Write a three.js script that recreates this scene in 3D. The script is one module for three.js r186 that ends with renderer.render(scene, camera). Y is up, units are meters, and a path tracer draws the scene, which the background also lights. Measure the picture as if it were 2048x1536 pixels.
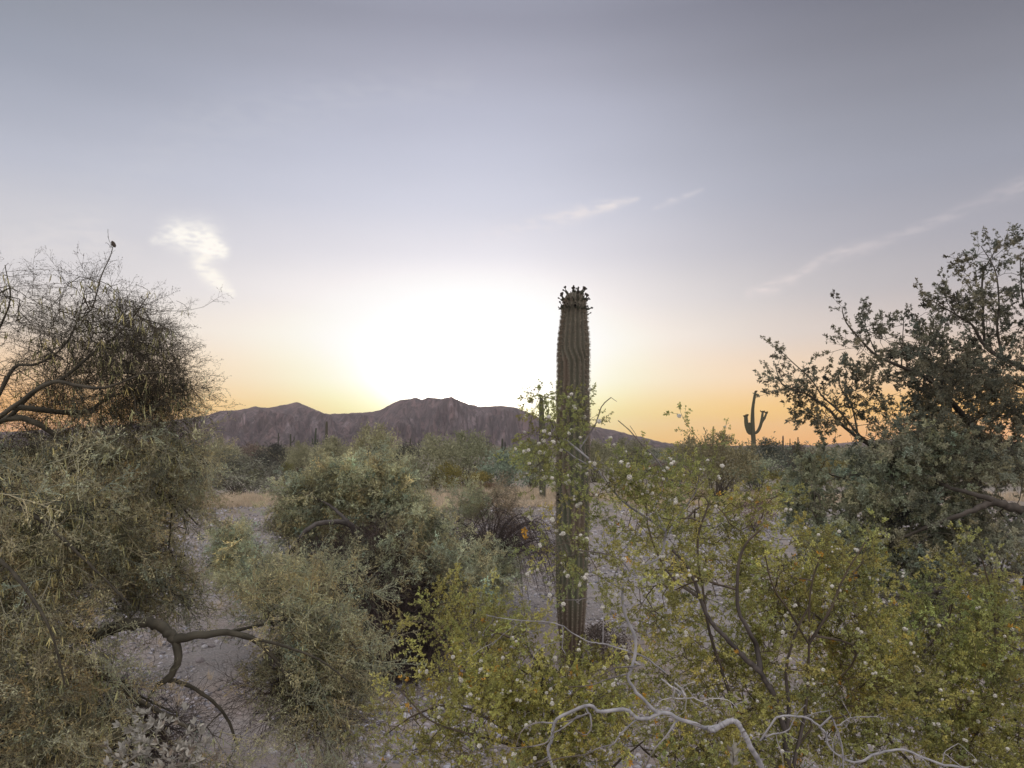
import * as THREE from 'three';
import { mergeGeometries, mergeVertices } from 'three/addons/utils/BufferGeometryUtils.js';

// ---------- camera ----------
const scene = new THREE.Scene();
const F = 1540, EYE = 2.9, HOR = 893;                       // focal length in photo pixels, eye height, horizon row
const camera = new THREE.PerspectiveCamera(2 * Math.atan(768 / F) * 180 / Math.PI, 4 / 3, 0.05, 20000);
camera.position.set(0, EYE, 0);
const PITCH = Math.atan((HOR - 768) / F);
camera.rotation.x = PITCH;
const renderer = new THREE.WebGLRenderer({ antialias: true });
renderer.toneMapping = THREE.LinearToneMapping;
renderer.toneMappingExposure = 1;
renderer.shadowMap.enabled = true;

// ---------- sky ----------
const D2R = Math.PI / 180;
const clamp = (x, a = 0, b = 1) => Math.min(b, Math.max(a, x));
const sstep = (a, b, x) => { const t = clamp((x - a) / (b - a)); return t * t * (3 - 2 * t); };
const lerp = (a, b, t) => a + (b - a) * t;
function rng(seed) { let s = seed | 0; return () => { s = (s + 0x6d2b79f5) | 0; let t = Math.imul(s ^ (s >>> 15), 1 | s); t = (t + Math.imul(t ^ (t >>> 7), 61 | t)) ^ t; return ((t ^ (t >>> 14)) >>> 0) / 4294967296; }; }
const hash3 = (x, y, z) => { let h = Math.imul(x, 374761393) ^ Math.imul(y, 668265263) ^ Math.imul(z, 2147483647 ^ 0x5bd1e995); h = Math.imul(h ^ (h >>> 13), 1274126177); return ((h ^ (h >>> 16)) >>> 0) / 4294967296; };
function vnoise(x, y, z = 0) {
  const ix = Math.floor(x), iy = Math.floor(y), iz = Math.floor(z), f = (t) => t * t * t * (t * (t * 6 - 15) + 10), u = f(x - ix), v = f(y - iy), w = f(z - iz);
  const c = (a, b, d) => hash3(ix + a, iy + b, iz + d);
  return lerp(lerp(lerp(c(0, 0, 0), c(1, 0, 0), u), lerp(c(0, 1, 0), c(1, 1, 0), u), v), lerp(lerp(c(0, 0, 1), c(1, 0, 1), u), lerp(c(0, 1, 1), c(1, 1, 1), u), v), w);
}
const fbm = (x, y, z = 0, o = 4) => { let s = 0, a = 0.5, n = 0; for (let i = 0; i < o; i++) { s += a * vnoise(x, y, z + i * 7.3); n += a; a *= 0.5; x *= 2.03; y *= 2.03; z *= 2.03; } return s / n; };
const toLin = (v) => { v /= 255; return v <= 0.04045 ? v / 12.92 : Math.pow((v + 0.055) / 1.055, 2.4); };
const SUN_AZ = Math.atan((965 - 1024) / F), SUN_EL = 2.0 * D2R;   // the sun has just gone behind the ridge
const sunDir = new THREE.Vector3(Math.sin(SUN_AZ) * Math.cos(SUN_EL), Math.sin(SUN_EL), -Math.cos(SUN_AZ) * Math.cos(SUN_EL));
// colours of the air by height: towards the sun, to its left, to its right, and away from it; overhead and behind are brightened to fill the foreground
const AIR = {
  sun: [[0, 266, 204, 80], [2.5, 262, 222, 146], [5, 257, 238, 208], [8, 255, 246, 232], [11, 242, 236, 234], [14.4, 220, 218, 226], [18, 206, 208, 222], [21, 197, 200, 216], [24, 187, 190, 207], [27, 171, 173, 189], [30, 155, 157, 173], [36, 162, 165, 181], [60, 235, 236, 240], [90, 276, 275, 276]],
  left: [[0, 262, 160, 60], [2.5, 258, 182, 92], [5, 244, 205, 160], [8, 226, 214, 203], [11, 212, 209, 212], [14.4, 203, 203, 209], [18, 184, 188, 201], [21, 166, 171, 185], [24, 148, 154, 168], [27, 140, 146, 158], [30, 133, 138, 147], [36, 148, 153, 163], [60, 234, 235, 239], [90, 276, 275, 276]],
  right: [[0, 272, 168, 44], [2.5, 266, 194, 84], [5, 241, 205, 166], [8, 208, 194, 188], [11, 182, 178, 182], [14.4, 167, 167, 177], [18, 154, 157, 170], [21, 143, 146, 158], [24, 132, 134, 145], [27, 121, 123, 134], [30, 111, 113, 125], [36, 130, 133, 144], [60, 232, 234, 238], [90, 276, 275, 276]],
  back: [[0, 250, 234, 224], [6, 264, 250, 242], [14, 270, 260, 254], [25, 270, 263, 260], [45, 272, 268, 268], [70, 275, 273, 274], [90, 276, 275, 276]],
};
for (const k in AIR) AIR[k] = AIR[k].map(([e, r, g, b]) => [e, toLin(r), toLin(g), toLin(b)]);
function ramp(t, e) {
  let i = 0; while (i < t.length - 2 && e > t[i + 1][0]) i++;
  const u = sstep(0, 1, clamp((e - t[i][0]) / (t[i + 1][0] - t[i][0]))) * 0.35 + clamp((e - t[i][0]) / (t[i + 1][0] - t[i][0])) * 0.65;
  return [1, 2, 3].map((c) => lerp(t[i][c], t[i + 1][c], u));
}
// a wisp of high cloud: a spine of [azimuth px, row px, half width, strength] points in the photograph's sky, given as angles
const angles = (px, py) => { const X = (px - 1024) / F, Y = (768 - py) / F, y = Y * Math.cos(PITCH) + Math.sin(PITCH), z = Math.cos(PITCH) - Y * Math.sin(PITCH); return [Math.atan2(X, z) / D2R, Math.atan2(y, Math.hypot(X, z)) / D2R]; };
const WISPS = [
  { pts: [[308, 482, 7, 0.4], [355, 468, 22, 0.85], [400, 479, 27, 1.05], [441, 501, 11, 1.9]], col: [1.04, 1.0, 0.93], fine: 1.8, base: 0.5 },
  { pts: [[412, 512, 11, 1.1], [397, 530, 11, 0.8], [420, 548, 15, 0.95], [440, 568, 12, 1.1], [464, 586, 6, 1]], col: [1.03, 0.98, 0.9], fine: 1.8, base: 0.5 },
  { pts: [[960, 478, 20, 0.1], [1080, 445, 16, 0.2], [1160, 426, 13, 0.46], [1225, 410, 9, 0.5], [1275, 397, 4, 0.25]], col: [0.95, 0.86, 0.82], fine: 1 },
  { pts: [[1305, 418, 3, 0.12], [1345, 402, 6, 0.32], [1405, 379, 3, 0.15]], col: [0.92, 0.84, 0.82], fine: 1 },
  { pts: [[1498, 586, 7, 0.35], [1545, 574, 11, 0.5], [1590, 556, 8, 0.34], [1640, 520, 9, 0.2], [1690, 505, 11, 0.36], [1760, 486, 10, 0.14], [1880, 440, 8, 0.2], [1960, 405, 10, 0.1], [2040, 372, 13, 0.22], [2160, 330, 16, 0.2]], col: [0.88, 0.78, 0.76], fine: 1 },
  { pts: [[40, 500, 40, 0.14], [180, 470, 36, 0.2], [260, 500, 20, 0.12]], col: [0.9, 0.84, 0.8], fine: 0.8 },
  { pts: [[100, 440, 60, 0.08], [420, 250, 50, 0.09], [700, 190, 34, 0.1], [930, 160, 26, 0.08]], col: [0.7, 0.7, 0.72], fine: 0.6 },
  { pts: [[400, 775, 3, 0.1], [440, 783, 2.5, 0.3], [495, 795, 2, 0.1]], col: [1, 0.9, 0.6], fine: 1 },
];
for (const w of WISPS) w.pts = w.pts.map(([x, y, r, s]) => [...angles(x, y), r / F / D2R, s]);
function wispAt(w, az, el) {
  let best = 0;
  for (let i = 0; i < w.pts.length - 1; i++) {
    const a = w.pts[i], b = w.pts[i + 1], dx = b[0] - a[0], dy = b[1] - a[1], t = clamp(((az - a[0]) * dx + (el - a[1]) * dy) / (dx * dx + dy * dy));
    const r = lerp(a[2], b[2], t), q = Math.hypot(az - a[0] - dx * t, el - a[1] - dy * t) / r;
    if (q < 2.2) best = Math.max(best, lerp(a[3], b[3], t) * Math.exp(-q * q * 0.9));
  }
  if (!best) return 0;
  const streak = fbm(az * 1.3 * w.fine + el * 1.1, el * 5 * w.fine - az * 0.4, 3, 5);
  return best * clamp((w.base ?? 0.36) + 2.3 * (streak - 0.32), 0, 1.2);
}
{
  const W = 4096, H = 2048, data = new Float32Array(W * H * 4);
  for (let row = 0; row < H; row++) {
    const el = ((row + 0.5) / H - 0.5) * 180, e = Math.max(el, 0);
    const A = ramp(AIR.sun, e), L = ramp(AIR.left, e), R = ramp(AIR.right, e), B = ramp(AIR.back, e);
    for (let col = 0; col < W; col++) {
      const round = ((col + 0.5) / W - 0.5) * 360;
      let az = round + 90; if (az > 180) az -= 360;                         // 0 straight ahead (-z), positive to the right
      const s = az + 3.1, side = s < 0 ? L : R, n = Math.abs(s);
      const near = Math.exp(-Math.pow(n / (s < 0 ? 24 : 21), 2)), back = sstep(38, 130, n);
      // the bright air round the sun
      const gx = s / 1.25, gy = (el - 4.6) / (el > 4.6 ? 0.84 : 0.7), g = Math.hypot(gx, gy), core = 20 * Math.exp(-g / 1.35), veil = 1.65 * Math.exp(-g / 4.6);
      const warm = clamp((7 - el) / 7), tint = [1, lerp(0.97, 0.8, warm), lerp(0.94, 0.52, warm)];
      let c = [0, 1, 2].map((i) => { const v = lerp(lerp(side[i], A[i], near), B[i], back) + veil * tint[i]; return (back > 0 || el > 32 || v < 0.93 ? v : 0.93 + 0.12 * (1 - Math.exp(-(v - 0.93) / 0.12))) + core * tint[i]; });
      if (el > 0 && el < 34 && Math.abs(az) < 50) {
        const soft = 1 + 0.05 * (fbm(az * 0.11, el * 0.3, 9, 3) - 0.5);
        c = c.map((v) => v * soft);
        for (const w of WISPS) { const k = wispAt(w, az, el); if (k > 0.003) c = c.map((v, i) => lerp(v, Math.max(v * 1.05, w.col[i]), clamp(k))); }
      }
      const o = (row * W + col) * 4; data[o] = c[0]; data[o + 1] = c[1]; data[o + 2] = c[2]; data[o + 3] = 1;
    }
  }
  const t = new THREE.DataTexture(data, W, H, THREE.RGBAFormat, THREE.FloatType);
  t.mapping = THREE.EquirectangularReflectionMapping; t.magFilter = THREE.LinearFilter; t.needsUpdate = true;
  scene.background = t; scene.environment = t;
}
// ---------- haze ----------
scene.fog = new THREE.FogExp2(new THREE.Color(1, 0.9, 0.98), 0.0001);
// ---------- sun, behind the mountain ----------
const sun = new THREE.DirectionalLight(new THREE.Color(1, 0.74, 0.48), 2.5);
sun.name = 'sun'; sun.position.copy(sunDir).multiplyScalar(300); sun.castShadow = true;
Object.assign(sun.shadow.camera, { left: -80, right: 80, top: 40, bottom: -10, near: 1, far: 600 });
sun.shadow.mapSize.set(2048, 2048);
scene.add(sun, sun.target);

// ---------- helpers ----------
const V = (x, y, z) => new THREE.Vector3(x, y, z);
// the point seen at photo pixel (px, py), d metres in front of the eye
const at = (px, py, d) => { const X = (px - 1024) / F, Y = (768 - py) / F, y = Y * Math.cos(PITCH) + Math.sin(PITCH), z = Math.cos(PITCH) - Y * Math.sin(PITCH); return V(X / z * d, EYE + y / z * d, -d); };
const used = new Map();
function numbered(name) { const n = used.get(name) ?? 0; used.set(name, n + 1); return n ? `${name}_${String(n).padStart(3, '0')}` : name; }
function thing(name, label, category, pos = V(0, 0, 0), group) { const o = new THREE.Group(); o.name = numbered(name); o.position.copy(pos); o.userData = { label, category }; if (group) o.userData.group = group; scene.add(o); return o; }
function part(parent, name, geo, mat, kind) { const m = new THREE.Mesh(geo, mat); m.name = name; m.castShadow = m.receiveShadow = true; if (kind) m.userData.kind = kind; parent.add(m); return m; }
function swarm(parent, name, geo, mat, mats, cols, kind = 'stuff') {
  const m = new THREE.InstancedMesh(geo, mat, mats.length); m.name = name; m.castShadow = m.receiveShadow = true; m.userData.kind = kind;
  mats.forEach((x, i) => m.setMatrixAt(i, x)); if (cols) cols.forEach((c, i) => m.setColorAt(i, c));
  parent.add(m); return m;
}
// collects triangles with vertex colours
class Soup {
  constructor() { this.p = []; this.n = []; this.c = []; }
  tri(a, b, c, col, na, nb, nc) {
    if (!na) { const n = V().subVectors(b, a).cross(V().subVectors(c, a)).normalize(); na = nb = nc = n; }
    this.p.push(a.x, a.y, a.z, b.x, b.y, b.z, c.x, c.y, c.z); this.n.push(na.x, na.y, na.z, nb.x, nb.y, nb.z, nc.x, nc.y, nc.z);
    const k = Array.isArray(col[0]) ? col : [col, col, col]; for (const x of k) this.c.push(x[0], x[1], x[2]);
  }
  // a tapering tube through points with radii; colours per point or one
  tube(pts, rad, sides, col) {
    let u = null, prev = null;
    for (let i = 0; i < pts.length; i++) {
      const d = V().subVectors(pts[Math.min(i + 1, pts.length - 1)], pts[Math.max(i - 1, 0)]).normalize();
      if (!u) u = Math.abs(d.y) < 0.9 ? V(0, 1, 0) : V(1, 0, 0);
      u = u.clone().addScaledVector(d, -u.dot(d)); if (u.lengthSq() < 1e-8) u = V(d.y, -d.x, 0.01); u.normalize();
      const w = V().crossVectors(d, u), ring = [], nor = [];
      for (let k = 0; k < sides; k++) { const a = k / sides * 2 * Math.PI, n = V().addScaledVector(u, Math.cos(a)).addScaledVector(w, Math.sin(a)); nor.push(n); ring.push(pts[i].clone().addScaledVector(n, rad[i] * (sides > 6 ? 0.88 + 0.24 * hash3(i, k, pts.length) : 1))); }
      const cc = Array.isArray(col[0]) ? col[i] : col;
      if (prev) for (let k = 0; k < sides; k++) {
        const m = (k + 1) % sides, { ring: R, nor: N, cc: C } = prev;
        this.tri(R[k], R[m], ring[k], [C, C, cc], N[k], N[m], nor[k]); this.tri(R[m], ring[m], ring[k], [C, cc, cc], N[m], nor[m], nor[k]);
      }
      prev = { ring, nor, cc };
    }
    return this;
  }
  // a leaf folded along its midrib
  leaf(p, dir, side, len, wid, col, fold = 0.25) {
    const up = V().crossVectors(dir, side), tip = p.clone().addScaledVector(dir, len), mid = p.clone().addScaledVector(dir, len * 0.45);
    const a = mid.clone().addScaledVector(side, wid / 2).addScaledVector(up, wid * fold), b = mid.clone().addScaledVector(side, -wid / 2).addScaledVector(up, wid * fold);
    this.tri(p, a, tip, col); this.tri(p, tip, b, col); return this;
  }
  build() { const g = new THREE.BufferGeometry(); g.setAttribute('position', new THREE.Float32BufferAttribute(this.p, 3)); g.setAttribute('normal', new THREE.Float32BufferAttribute(this.n, 3)); g.setAttribute('color', new THREE.Float32BufferAttribute(this.c, 3)); return g; }
}
const spline = (pts, n) => new THREE.CatmullRomCurve3(pts, false, 'centripetal').getPoints(n);
const rdir = (r) => { const z = 2 * r() - 1, a = 2 * Math.PI * r(), s = Math.sqrt(1 - z * z); return V(s * Math.cos(a), z, s * Math.sin(a)); };
const gauss = (r) => Math.sqrt(-2 * Math.log(1 - r() * 0.9999)) * Math.cos(2 * Math.PI * r());
const vary = (c, k) => c.map((x) => x * k);
function place(p, dir, roll, s) { const q = new THREE.Quaternion().setFromUnitVectors(V(0, 1, 0), dir).multiply(new THREE.Quaternion().setFromAxisAngle(V(0, 1, 0), roll)); return new THREE.Matrix4().compose(p, q, typeof s === 'number' ? V(s, s, s) : s); }
function grain(size, fn) { const d = new Uint8Array(size * size * 4); for (let y = 0; y < size; y++) for (let x = 0; x < size; x++) { const c = fn(x / size, y / size), o = (y * size + x) * 4; for (let k = 0; k < 3; k++) d[o + k] = clamp(c[k]) * 255; d[o + 3] = 255; } const t = new THREE.DataTexture(d, size, size); t.wrapS = t.wrapT = THREE.RepeatWrapping; t.magFilter = THREE.LinearFilter; t.needsUpdate = true; return t; }
// ---------- ground ----------
const dry = (x, d) => sstep(30, 36, d + 3 * (vnoise(x * 0.1, d * 0.1) - 0.5) * 2);        // where the grassy flat begins beyond the stony slope
function groundY(x, z) {
  const d = -z, r = Math.hypot(x, z);
  let h = 1.3 * (1 - sstep(2.2, 8.5, r + 0.5 * (vnoise(x * 0.5, z * 0.5, 4) - 0.5)));
  const wash = Math.exp(-Math.pow((d - 10.3 - 0.25 * x) / 1.7, 2)) * Math.exp(-Math.pow((x + 1.2) / 3.2, 2));
  h -= 0.22 * wash;
  h += 0.16 * (fbm(x * 0.35, z * 0.35, 1, 3) - 0.5) * sstep(1, 6, r) * (1 - 0.6 * sstep(60, 200, r));
  h += 0.05 * (fbm(x * 1.7, z * 1.7, 2, 3) - 0.5) * (1 - sstep(30, 60, r));
  h += 0.3 * sstep(30, 38, d) * (1 - 0.6 * sstep(45, 70, d)) - 0.12;
  return h;
}
const FINE = { g: null };
{
  const size = 512, N = (x, y, f, k) => { const w = (a, b) => hash3(((a % f) + f) % f, ((b % f) + f) % f, k); const X = x * f, Y = y * f, ix = Math.floor(X), iy = Math.floor(Y), s = (t) => t * t * (3 - 2 * t), u = s(X - ix), v = s(Y - iy); return lerp(lerp(w(ix, iy), w(ix + 1, iy), u), lerp(w(ix, iy + 1), w(ix + 1, iy + 1), u), v); };
  const pebble = (x, y, f, k) => { let best = 9, id = 0; const X = x * f, Y = y * f, ix = Math.floor(X), iy = Math.floor(Y); for (let a = -1; a <= 1; a++) for (let b = -1; b <= 1; b++) { const cx = ((ix + a) % f + f) % f, cy = ((iy + b) % f + f) % f, dx = ix + a + hash3(cx, cy, k) - X, dy = iy + b + hash3(cx, cy, k + 1) - Y, q = dx * dx + dy * dy; if (q < best) { best = q; id = hash3(cx, cy, k + 2); } } return [Math.sqrt(best), id]; };
  FINE.N = N;
  FINE.map = grain(size, (x, y) => { const [q, id] = pebble(x, y, 48, 5), [q2, id2] = pebble(x, y, 90, 9); const stone = id > 0.45 && q < 0.42 ? 0.62 + 0.5 * id : 0.58 + 0.34 * id2 * (q2 < 0.4 ? 1 : 0.4); const v = stone * (0.85 + 0.3 * N(x, y, 6, 2)); const w = N(x, y, 12, 7) - 0.5; return [v * (1 + 0.05 * w), v, v * (1 - 0.05 * w)]; });
  FINE.map.colorSpace = THREE.NoColorSpace;
  FINE.bump = grain(size, (x, y) => { const [q, id] = pebble(x, y, 48, 5), [q2] = pebble(x, y, 90, 9); const h = (id > 0.45 ? Math.max(0, 0.45 - q) * 1.5 : 0) + Math.max(0, 0.4 - q2) * 0.5 + 0.25 * N(x, y, 20, 3); return [h, h, h]; });
}
{
  const rings = [0]; for (let r = 0.7; r < 4800; r *= 1.032) rings.push(r);
  const angs = []; for (let i = 0; i < 220; i++) angs.push(-48 + i * 96 / 220); for (let i = 0; i <= 60; i++) angs.push(48 + i * 264 / 60);
  const pos = [], uv = [], col = [], idx = [], nA = angs.length;
  for (const r of rings) for (const a of angs) {
    const x = Math.sin(a * D2R) * r, z = -Math.cos(a * D2R) * r;
    pos.push(x, groundY(x, z), z); uv.push(x / 2.2, z / 2.2);
    const g = dry(x, -z), n = fbm(x * 0.22, z * 0.22, 5, 4), m = fbm(x * 0.9, z * 0.9, 8, 3);
    const stone = [0.345, 0.312, 0.303], soil = [0.33, 0.27, 0.238], straw = [0.4, 0.34, 0.27], scrub = [0.24, 0.21, 0.16];
    const k = sstep(0.42, 0.62, n + 0.3 * (m - 0.5)), far = sstep(46, 110, r);
    for (let c = 0; c < 3; c++) { let v = lerp(stone[c], soil[c], k * 0.75); v = lerp(v, straw[c], g * 0.7 * (0.6 + 0.4 * m)); v = lerp(v, scrub[c], far * 0.75); col.push(v * (0.84 + 0.32 * m)); }
  }
  for (let i = 0; i < rings.length - 1; i++) for (let k = 0; k < nA - 1; k++) { const a = i * nA + k, b = a + nA; idx.push(a, a + 1, b, a + 1, b + 1, b); }
  const g = new THREE.BufferGeometry(); g.setAttribute('position', new THREE.Float32BufferAttribute(pos, 3)); g.setAttribute('uv', new THREE.Float32BufferAttribute(uv, 2)); g.setAttribute('color', new THREE.Float32BufferAttribute(col, 3)); g.setIndex(idx); g.computeVertexNormals();
  const m = new THREE.MeshStandardMaterial({ name: 'gravel soil', vertexColors: true, map: FINE.map, bumpMap: FINE.bump, bumpScale: 0.03, roughness: 1 });
  m.map.repeat.set(1, 1);
  const o = new THREE.Mesh(g, m); o.name = 'ground'; o.userData = { kind: 'structure', label: 'pale gravelly desert ground sloping down from the viewpoint to a grassy flat' }; o.receiveShadow = true; scene.add(o);
  FINE.ground = o;
}
const onGround = (x, z, dy = 0) => V(x, groundY(x, z) + dy, z);

// ---------- mountain ----------
const RIDGE = [[-700, 872], [-400, 880], [-200, 868], [0, 864], [200, 853], [300, 845], [400, 833], [450, 820.5], [470, 821], [513, 813], [535, 816], [570, 809], [595, 804.5], [620, 815], [655, 828], [680, 827], [740, 824], [765, 818], [785, 806], [800, 800.5], [816, 799], [830, 795], [843, 800], [858, 794.5], [882, 797], [904, 793.6], [914, 798], [924, 803], [940, 809], [960, 813], [1000, 812], [1025, 813], [1050, 822], [1075, 834], [1120, 846], [1180, 852], [1220, 859], [1280, 873], [1320, 884], [1360, 889], [1420, 891.5], [1640, 890], [1740, 880], [1830, 876], [1900, 872], [1960, 880], [2048, 884], [2300, 880], [2700, 888]].map(([x, y]) => angles(x, y));
function ridgeEl(az) { let i = 0; while (i < RIDGE.length - 2 && az > RIDGE[i + 1][0]) i++; const [a, ea] = RIDGE[i], [b, eb] = RIDGE[i + 1], t = clamp((az - a) / (b - a)); return lerp(ea, eb, lerp(t, sstep(0, 1, t), 0.3)); }
{
  const azN = 900, tN = 90, pos = [], uv = [], col = [], idx = [];
  for (let i = 0; i <= azN; i++) {
    const az = lerp(-47, 45, i / azN), el = ridgeEl(az) + 0.11 * (fbm(az * 4, 2, 2, 4) - 0.5), dR = 2500 + 260 * (vnoise(az * 0.12, 5) - 0.5), foot = 1250 + 260 * vnoise(az * 0.1, 1) ;
    const H = dR * Math.tan(el * D2R) + EYE;
    for (let j = 0; j <= tN; j++) {
      const t = j / tN * 1.45, d = t <= 1 ? lerp(foot, dR, t) : dR + (t - 1) * 2200;
      const wob = 2.2 * (fbm(az * 0.25, t * 2, 6, 3) - 0.5);
      const rid = 1 - Math.abs(2 * fbm((az + wob) * 0.42, t * 1.1, 3, 2) - 1), rid2 = 1 - Math.abs(2 * fbm((az + wob * 1.6) * 1.1 + t * 0.8, t * 4.2, 4, 3) - 1);
      let h = H * (t <= 1 ? 0.1 * t + 0.9 * Math.pow(t, 1.7) : 1 - (t - 1) * 1.6);
      const env = t <= 1 ? Math.sin(Math.PI * Math.min(1, Math.pow(t, 0.8))) : 0;
      h += H * env * (0.85 * (rid - 0.62) + 0.27 * (rid2 - 0.6) + 0.3 * (fbm(az * 2.6, t * 7, 8, 4) - 0.5));
      if (t < 1) h = Math.min(h, EYE + d * Math.tan(el * D2R) - (dR - d) * 0.004);
      if (j === 0) h = -6;
      const x = Math.sin(az * D2R) * d, z = -Math.cos(az * D2R) * d;
      pos.push(x, h, z); uv.push(x / 620, (z + h * 2.5) / 620);
      const n = fbm(az * 3, t * 9, 1, 4), pale = sstep(0.63, 0.72, fbm(az * 1.6 + 3, t * 5, 2, 4)) * (1 - sstep(0.75, 0.95, t));
      const rock = [0.155, 0.1, 0.094], dark = [0.085, 0.06, 0.057], lite = [0.28, 0.22, 0.225];
      for (let c = 0; c < 3; c++) col.push(lerp(lerp(rock[c], dark[c], sstep(0.35, 0.65, n)), lite[c], pale * 0.7));
    }
  }
  for (let i = 0; i < azN; i++) for (let j = 0; j < tN; j++) { const a = i * (tN + 1) + j, b = a + tN + 1; idx.push(a, b, a + 1, b, b + 1, a + 1); }
  const g = new THREE.BufferGeometry(); g.setAttribute('position', new THREE.Float32BufferAttribute(pos, 3)); g.setAttribute('uv', new THREE.Float32BufferAttribute(uv, 2)); g.setAttribute('color', new THREE.Float32BufferAttribute(col, 3)); g.setIndex(idx); g.computeVertexNormals();
  const N = FINE.N, spots = grain(1024, (x, y) => { const a = N(x, y, 90, 1), b = N(x, y, 40, 2), c = N(x, y, 170, 3), s = a > 0.66 || c > 0.78 ? 0.34 : 1; const v = s * (0.5 + 0.62 * b + 0.4 * (c - 0.5)); return [v, v, v * (s < 1 ? 0.85 : 1)]; });
  const m = new THREE.MeshStandardMaterial({ name: 'mountain rock', vertexColors: true, map: spots, roughness: 1, bumpMap: spots, bumpScale: 6 });
  const o = new THREE.Mesh(g, m); o.name = 'mountain'; o.userData = { kind: 'structure', label: 'purple brown desert mountain with two peaks along the horizon' }; o.castShadow = o.receiveShadow = true; scene.add(o);
}

// ---------- saguaro cacti ----------
const cactusMat = new THREE.MeshStandardMaterial({ name: 'cactus skin', vertexColors: true, roughness: 0.75 });
const spineMat = new THREE.MeshStandardMaterial({ name: 'cactus spine', color: new THREE.Color(0.3, 0.25, 0.19), roughness: 0.8 });
// a fluted cactus column along a path; prof(t) gives the radius
function column(path, prof, o) {
  const { ribs, per, rings, depth, skin, extra = [], seed = 1 } = o, curve = new THREE.CatmullRomCurve3(path, false, 'centripetal'), len = curve.getLength(), pos = [], col = [], idx = [], n = ribs * per, areoles = [];
  let u = null;
  for (let i = 0; i <= rings; i++) {
    const t = i / rings, p = curve.getPointAt(t), d = curve.getTangentAt(t);
    if (!u) u = Math.abs(d.y) < 0.95 ? V(0, 1, 0) : V(0, 0, 1); u = u.clone().addScaledVector(d, -u.dot(d)).normalize(); const w = V().crossVectors(d, u);
    const R = prof(t);
    for (let k = 0; k <= n; k++) {
      const th = (k % n) / n * 2 * Math.PI - Math.PI;
      let ph = ribs * th; for (const [h, a] of extra) ph += 2 * Math.PI * sstep(h, h + 0.05, t) * sstep(a - 0.18, a + 0.18, th);
      ph += 0.22 * (vnoise(t * len * 1.2, th * 1.5, seed) - 0.5);
      const c = Math.pow(0.5 + 0.5 * Math.cos(ph), 0.65), lump = 1 + 0.03 * (fbm(Math.cos(th) * 1.4, t * len * 0.8, Math.sin(th) * 1.4 + seed, 3) - 0.5);
      let r = R * lump * (1 - depth * (1 - c)), scar = 0;
      for (const [ht, ha, hr] of o.holes ?? []) { const q = Math.hypot((t - ht) * len, Math.atan2(Math.sin(th - ha), Math.cos(th - ha)) * R) / hr; if (q < 1.7) { r -= hr * 1.3 * (1 - sstep(0.45, 1, q)); scar = Math.max(scar, 1 - sstep(1, 1.6, q)); } }
      const q = p.clone().addScaledVector(u, Math.cos(th) * r).addScaledVector(w, Math.sin(th) * r); pos.push(q.x, q.y, q.z);
      const cc = skin(t, th, c); for (let m = 0; m < 3; m++) col.push(lerp(cc[m], [0.022, 0.018, 0.014][m], scar));
    }
    o.frame?.(t, p, u, w, R);
  }
  for (let i = 0; i < rings; i++) for (let k = 0; k < n; k++) { const a = i * (n + 1) + k, b = a + n + 1; idx.push(a, a + 1, b, b, a + 1, b + 1); }
  const c = pos.length / 3, top = curve.getPointAt(1), d = curve.getTangentAt(1); pos.push(top.x + d.x * prof(1) * 0.2, top.y + d.y * prof(1) * 0.2, top.z + d.z * prof(1) * 0.2); col.push(...skin(1, 0, 1));
  for (let k = 0; k < n; k++) idx.push(rings * (n + 1) + k, rings * (n + 1) + k + 1, c);
  const g = new THREE.BufferGeometry(); g.setAttribute('position', new THREE.Float32BufferAttribute(pos, 3)); g.setAttribute('color', new THREE.Float32BufferAttribute(col, 3)); g.setIndex(idx); g.computeVertexNormals();
  return { g, curve, len };
}
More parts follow.
